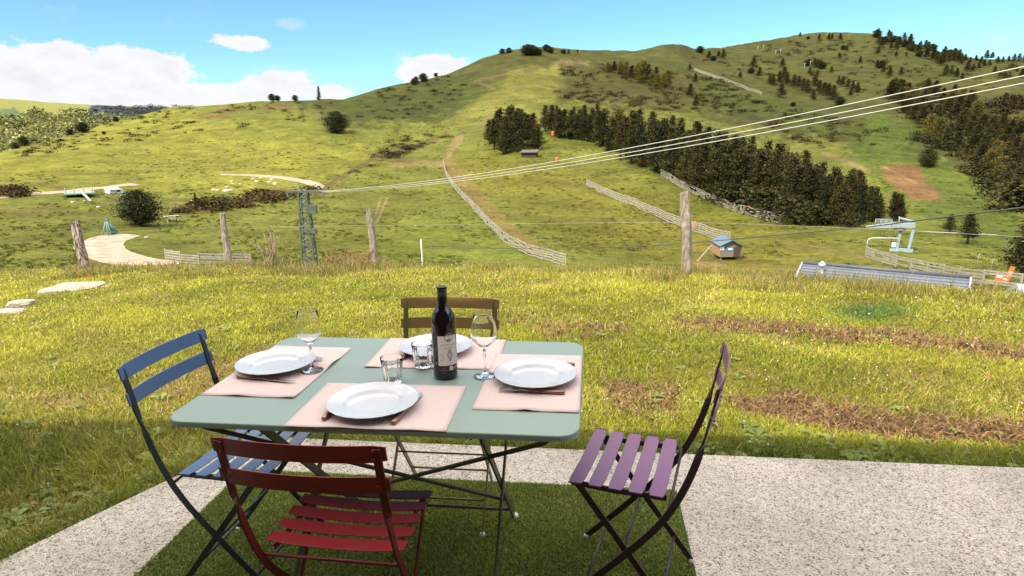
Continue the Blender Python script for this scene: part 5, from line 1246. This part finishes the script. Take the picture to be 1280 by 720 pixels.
for i, (x, y, w) in enumerate([(267, 237.5, 5), (272, 238, 4), (283, 239, 7), (288, 238, 4), (284, 234, 4), (291, 230, 3), (290, 227, 3), (300, 230, 2.5), (317, 223.5, 4), (321, 227, 4), (326, 222.5, 3), (336, 228, 4), (344, 230, 5), (346, 222, 4), (340, 224, 4), (353, 223, 3), (336, 220, 3), (123, 259, 4), (91, 253, 4), (106, 251, 3), (183, 297, 4), (150, 315, 3), (222, 330, 3), (487, 186, 3), (482, 192, 4), (514, 185, 3), (239, 251, 2)]):
    P = G(x, y); k = mpp(P)*w*.6; rock(P, k*1.2, k, k*.75, random.uniform(0, 3), 'pale boulder lying in the valley pasture', 'pale boulders in the pasture', i, m=bould)
P = G(92, 361); k = mpp(P); rock(P+np.array([0, 0, -.02]), 40*k, .42, .12, R_(12), 'flat pale stone slab lying in the lawn at the left', None, 3, 'stone_slab')
P = G(27, 383); k = mpp(P); rock(P+np.array([0, 0, .02]), 17*k, .16, .10, R_(8), 'upper one of two pale stones at the left lawn edge', None, 5, 'stone_slab'); P = G(12, 391); rock(P, 26*k, .15, .06, R_(4), 'lower one of two pale stones at the left lawn edge', None, 6, 'stone_slab')
# bare twiggy shrubs on the brow
twig = mat('bare_twigs', (.34, .25, .17), .9); twig2 = mat('reddish_twigs', (.26, .14, .07), .9)
def twigs(px, py, hpx, wpx, n, m, label, seed, w):
    P = at_w(px, py, w); P[2] = H(P[0], P[1])-.05; k = w/FPX; rs = random.Random(seed); b = MB(); h = hpx*k; w = wpx*k
    for i in range(n):
        x0 = rs.uniform(-.3, .3)*w; a = rs.uniform(-.5, .5); hh = h*rs.uniform(.45, 1.0); y0 = rs.uniform(-.2, .2)*w
        p = [(x0, y0, -.05), (x0+a*w*.3+rs.uniform(-.03, .03), y0, hh*.4), (x0+a*w*.7+rs.uniform(-.05, .05), y0+rs.uniform(-.1, .1), hh*.75), (x0+a*w*.95, y0, hh)]
        b.tube(p, [.009, .007, .005, .002], 4)
        for j in range(3):
            f = rs.uniform(.35, .85); q = np.array(p[1])*(1-f)+np.array(p[2])*f; e = q+np.array([rs.uniform(-.2, .2)*w*.6, rs.uniform(-.1, .1), rs.uniform(.1, .3)*h]); b.tube([q, (q+e)/2+np.array([.01, 0, .02]), e], [.005, .004, .0015], 4)
    o = b.build('bare_shrub', m); o.location = tuple(P); tag(o, label, 'shrub')
twigs(345, 337, 56, 42, 16, twig, 'bare pale twiggy shrub on the lawn edge left of the pylon', 1, 12.3)
twigs(436, 337, 34, 60, 26, twig2, 'low reddish twiggy shrub between the pylon and the third post', 2, 11.6)
twigs(318, 336, 24, 30, 8, twig, 'small bare twig bush beside the second fence post', 3, 12.8)
# ------------------------------------------------------------------ grass on the lawn
grassm = attr_mat('grass_blades', .30, .6, .22)
TEDGE = np.array(TER)
def on_terrace(x, y, m=.0):
    xe = np.interp(y, TEDGE[:8, 1][::-1], TEDGE[:8, 0][::-1]); return (y < .945+m) & (x > xe-m)
def lawn_points(N, p=1.25, rmin=2.2, amax=(R_(-58), R_(44)), over=1.03):
    a = rng.uniform(amax[0], amax[1], N); r1 = r_crest(a)*over; u_ = rng.uniform(0, 1, N)
    # density falls with distance
    e = 2-p; r = (rmin**e+(r1**e-rmin**e)*u_)**(1/e)
    x = CAM[0]+r*np.sin(a); y = CAM[1]+r*np.cos(a); k = ~on_terrace(x, y, .012); return x[k], y[k], r[k], a[k]
SOILpolys = SOILS
def soil_at(x, y, z):
    d = np.stack([x, y, z], -1)-CAM; w = np.maximum(d@_F, .05); px = 640+FPX*(d@_R)/w; py = 360-FPX*(d@_U)/w; s = np.zeros_like(x)
    for poly, wd, a in SOILS: s = np.maximum(s, softpoly(poly, px, py, wd)*a)
    return s, px, py
x, y, r, a = lawn_points(520000, 1.30)
z = Hn(x, y); so, px, py = soil_at(x, y, z)
clump = fbm(x/.42, y/.42, 12, 3); patch_ = fbm(x/1.6, y/1.6, 13, 4); dryp = fbm(x/.9+7, y/.9, 14, 4)
edge_d = np.minimum(np.abs(y-.945)+np.where(x < -1.1, 9, 0), np.hypot(np.maximum(0, np.interp(y, TEDGE[:8, 1][::-1], TEDGE[:8, 0][::-1])-x), np.maximum(y-.95, 0)*1.0))
edge_d = np.where(x < -1.05, np.hypot(np.maximum(0, np.interp(np.clip(y, -3, .94), TEDGE[:8, 1][::-1], TEDGE[:8, 0][::-1])-x), np.maximum(0, y-.945)), y-.945)
lush = np.clip(1-edge_d/.38, 0, 1)*(.5+.8*fbm(x/.3, y/.3, 15, 2))
lush = np.maximum(lush, smooth(-1.2, -2.4, x)*smooth(1.7, .9, y)*.85)      # rough grass left of the terrace
keep = rng.uniform(0, 1, len(x)) > np.clip(so*1.02, 0, .93)
keep &= rng.uniform(0, 1, len(x)) < .40+.9*clump
x, y, z, r, so, px, py, clump, patch_, dryp, lush = [q[keep] for q in (x, y, z, r, so, px, py, clump, patch_, dryp, lush)]
n = len(x)
rc2 = r_crest(np.arctan2(x-CAM[0], y-CAM[1])); brow = smooth(.80, .98, r/rc2)
h = rng.uniform(.024, .052, n)*(.55+.9*clump)*(1+1.7*lush)*(1+brow*.55)*(1-.45*so)*(1+.5*smooth(.55, .7, patch_))
w = rng.uniform(.0030, .0062, n)*np.maximum(1, (r/3.6))**.80
G0 = np.array([.215, .235, .026]); G1 = np.array([.390, .370, .050]); ST = np.array([.52, .40, .15]); DG = np.array([.050, .078, .012])
t1 = np.clip((patch_-.30)*2.2+rng.normal(0, .22, n), 0, 1)[:, None]; col = G0*(1-t1)+G1*t1
sd = (rng.uniform(0, 1, n) < .05+.24*smooth(.48, .68, dryp)+.5*so+.22*brow)[:, None]; col = np.where(sd, ST*rng.uniform(.6, 1.15, n)[:, None], col)
lm = (np.clip(lush, 0, 1)*rng.uniform(.4, 1, n))[:, None]; col = col*(1-lm)+DG*1.25*lm; tg2 = np.exp(-(((px-1090)/52)**2+((py-390)/13)**2)**1.5)[:, None]*.8; col = col*(1-tg2)+np.array([.05, .13, .04])*tg2; col *= (rng.uniform(.6, 1.5, n)*(.62+.76*clump))[:, None]
o = blades('lawn_grass', np.column_stack([x, y, z-.004]), h, w, rng.uniform(.25, 1.15, n), col, grassm); tag(o, 'short yellow green lawn grass between the terrace and the valley', 'grass', None, 'stuff')
# straw and dead stalks lying on the bare strips
x, y, r, a = lawn_points(200000, 1.2); z = Hn(x, y); so, px, py = soil_at(x, y, z); k = rng.uniform(0, 1, len(x)) < np.clip(so*.9, 0, 1)*.75+.02; x, y, z, r = x[k], y[k], z[k], r[k]; n = len(x)
col = np.array([.33, .20, .10])*rng.uniform(.25, 1.25, n)[:, None]*np.array([1, 1, 1]); o = blades('straw', np.column_stack([x, y, z+.002]), rng.uniform(.03, .085, n), rng.uniform(.005, .011, n)*np.maximum(1, r/3.6)**.7, rng.uniform(.95, 1.32, n), col, grassm)
tag(o, 'dead straw scattered over the bare brown strips of the lawn', 'straw', None, 'stuff')
# longer seed grass along the brow and around the posts
x, y, r, a = lawn_points(90000, .2, 6, over=1.06); rc3 = r_crest(a); k = (r > .86*rc3) & (rng.uniform(0, 1, len(r)) < .10+.9*smooth(.5, .68, fbm(x/.8, y/.8, 21, 3))); x, y, r = x[k], y[k], r[k]
xs, ys, = [x], [y]
for (X_, Bq, Tq) in wp: 
    q = rng.normal(0, .16, (260, 2)); xs.append(Bq[0]+q[:, 0]); ys.append(Bq[1]+q[:, 1])
for (px0, py0, m0) in ((735, 342, 500), (460, 338, 260), (530, 333, 260), (1030, 352, 500), (1180, 360, 400), (250, 345, 400), (110, 345, 500), (870, 348, 400)):
    P = G(px0, py0); q = rng.normal(0, 1, (m0, 2))*np.array([.5, .22]); xs.append(P[0]+q[:, 0]); ys.append(P[1]+q[:, 1])
x = np.concatenate(xs); y = np.concatenate(ys); z = Hn(x, y); r = np.hypot(x-CAM[0], y-CAM[1]); n = len(x); s = rng.uniform(0, 1, n)[:, None]
col = np.where(s < .55, np.array([.34, .27, .10]), np.array([.17, .19, .03]))*rng.uniform(.6, 1.2, n)[:, None]
o = blades('tall_grass', np.column_stack([x, y, z]), rng.uniform(.07, .26, n)*np.where(s[:, 0] < .55, 1.0, .75), rng.uniform(.004, .007, n)*np.maximum(1, r/6)**.6, rng.uniform(.15, .75, n), col, grassm); tag(o, 'longer dry seed grass along the brow of the lawn', 'grass', None, 'stuff')
# broad leaved weeds: dandelion and dock rosettes
def leaves(name, cx, cy, cz, size, m, label, cols_):
    Vv = []; Ll = []; Ss = []; Cc = []; o_ = 0
    for i in range(len(cx)):
        k = rng.integers(4, 9); a0 = rng.uniform(0, 6.28)
        for j in range(k):
            a_ = a0+j*2*math.pi/k+rng.uniform(-.3, .3); L_ = size[i]*rng.uniform(.6, 1.15); w_ = L_*rng.uniform(.14, .26); up = rng.uniform(.25, 1.1); ca, sa = math.cos(a_), math.sin(a_); pts = []
            for f, wf in ((0, .12), (.3, .7), (.62, 1.0), (.86, .62), (1, .04)):
                rr = L_*f*math.cos(up*.6)*(1-.12*f); zz = L_*(math.sin(up)*f-.75*f*f*math.sin(up)*.9)+.012+.02*L_
                for s_3 in (-1, 1): pts.append((cx[i]+ca*rr-sa*w_*wf*s_3/1, cy[i]+sa*rr+ca*w_*wf*s_3/1, cz[i]+zz+abs(wf)*w_*.25))
            Vv += pts; c = cols_[0]+(cols_[1]-cols_[0])*rng.uniform(); Cc += [c*rng.uniform(.8, 1.2)]*10
            for q_ in range(4): Ll += [o_+2*q_, o_+2*q_+1, o_+2*q_+3, o_+2*q_+2]; Ss.append(4)
            o_ += 10
    return tag(link(name, fast_mesh(name, np.array(Vv), Ss, Ll, m, np.array(Cc))), label, 'weeds', None, 'stuff')
leafw = attr_mat('weed_leaves', .25, .5, .35)
cx, cy, sz = [], [], []
for k in range(710):
    if k < 330: xx = rng.uniform(-1.1, 4.6); yy = .965+abs(rng.normal(0, .16)); s = rng.uniform(.045, .10)
    elif k < 560: yy = rng.uniform(-.5, .95); xx = np.interp(yy, TEDGE[:8, 1][::-1], TEDGE[:8, 0][::-1])-.03-abs(rng.normal(0, .35)); s = rng.uniform(.04, .085)
    else: xx = rng.uniform(-6, 6); yy = rng.uniform(1.1, 5.5); s = rng.uniform(.03, .08)
    cx.append(xx); cy.append(yy); sz.append(s)
cx = np.array(cx); cy = np.array(cy)
leaves('lawn_weeds', cx, cy, Hn(cx, cy), sz, leafw, 'broad leaved weeds growing along the terrace edge and in the lawn', (np.array([.10, .14, .018]), np.array([.26, .28, .07])))
# tiny white and yellow flowers dotted in the lawn, orange bloom behind the slab
x, y, r, a = lawn_points(2600, 1.0); z = Hn(x, y); n = len(x); k = int(n*.8); 
fm = attr_mat('petals', .1, .7, .1)
col = np.where((rng.uniform(0, 1, n) < .7)[:, None], np.array([.62, .58, .50]), np.array([.55, .42, .04]))
P = np.column_stack([x, y, z+rng.uniform(.035, .075, n)]); V, c = cards(P, .010*np.maximum(1, r/4)**.7, np.tile(np.array([[0, -.3, 1.0]]), (n, 1)), col, .2)
Po = []; 
for i in range(60): q = G(75+rng.uniform(20, 62), 352+rng.uniform(-3, 3)); Po.append(q+np.array([0, 0, rng.uniform(.05, .14)]))
Po = np.array(Po); V2, c2_ = cards(Po, np.full(len(Po), .035), np.tile(np.array([[0, -.5, 1.0]]), (len(Po), 1)), np.tile(np.array([[.55, .22, .03]]), (len(Po), 1))*rng.uniform(.5, 1.2, (len(Po), 1)), .2)
V = np.concatenate([V, V2]); c = np.concatenate([c, c2_])
tag(link('lawn_flowers', fast_mesh('lawn_flowers', V, np.full(len(V)//4, 4), np.arange(len(V)), fm, c)), 'tiny pale and orange flowers dotted through the lawn', 'flowers', None, 'stuff')
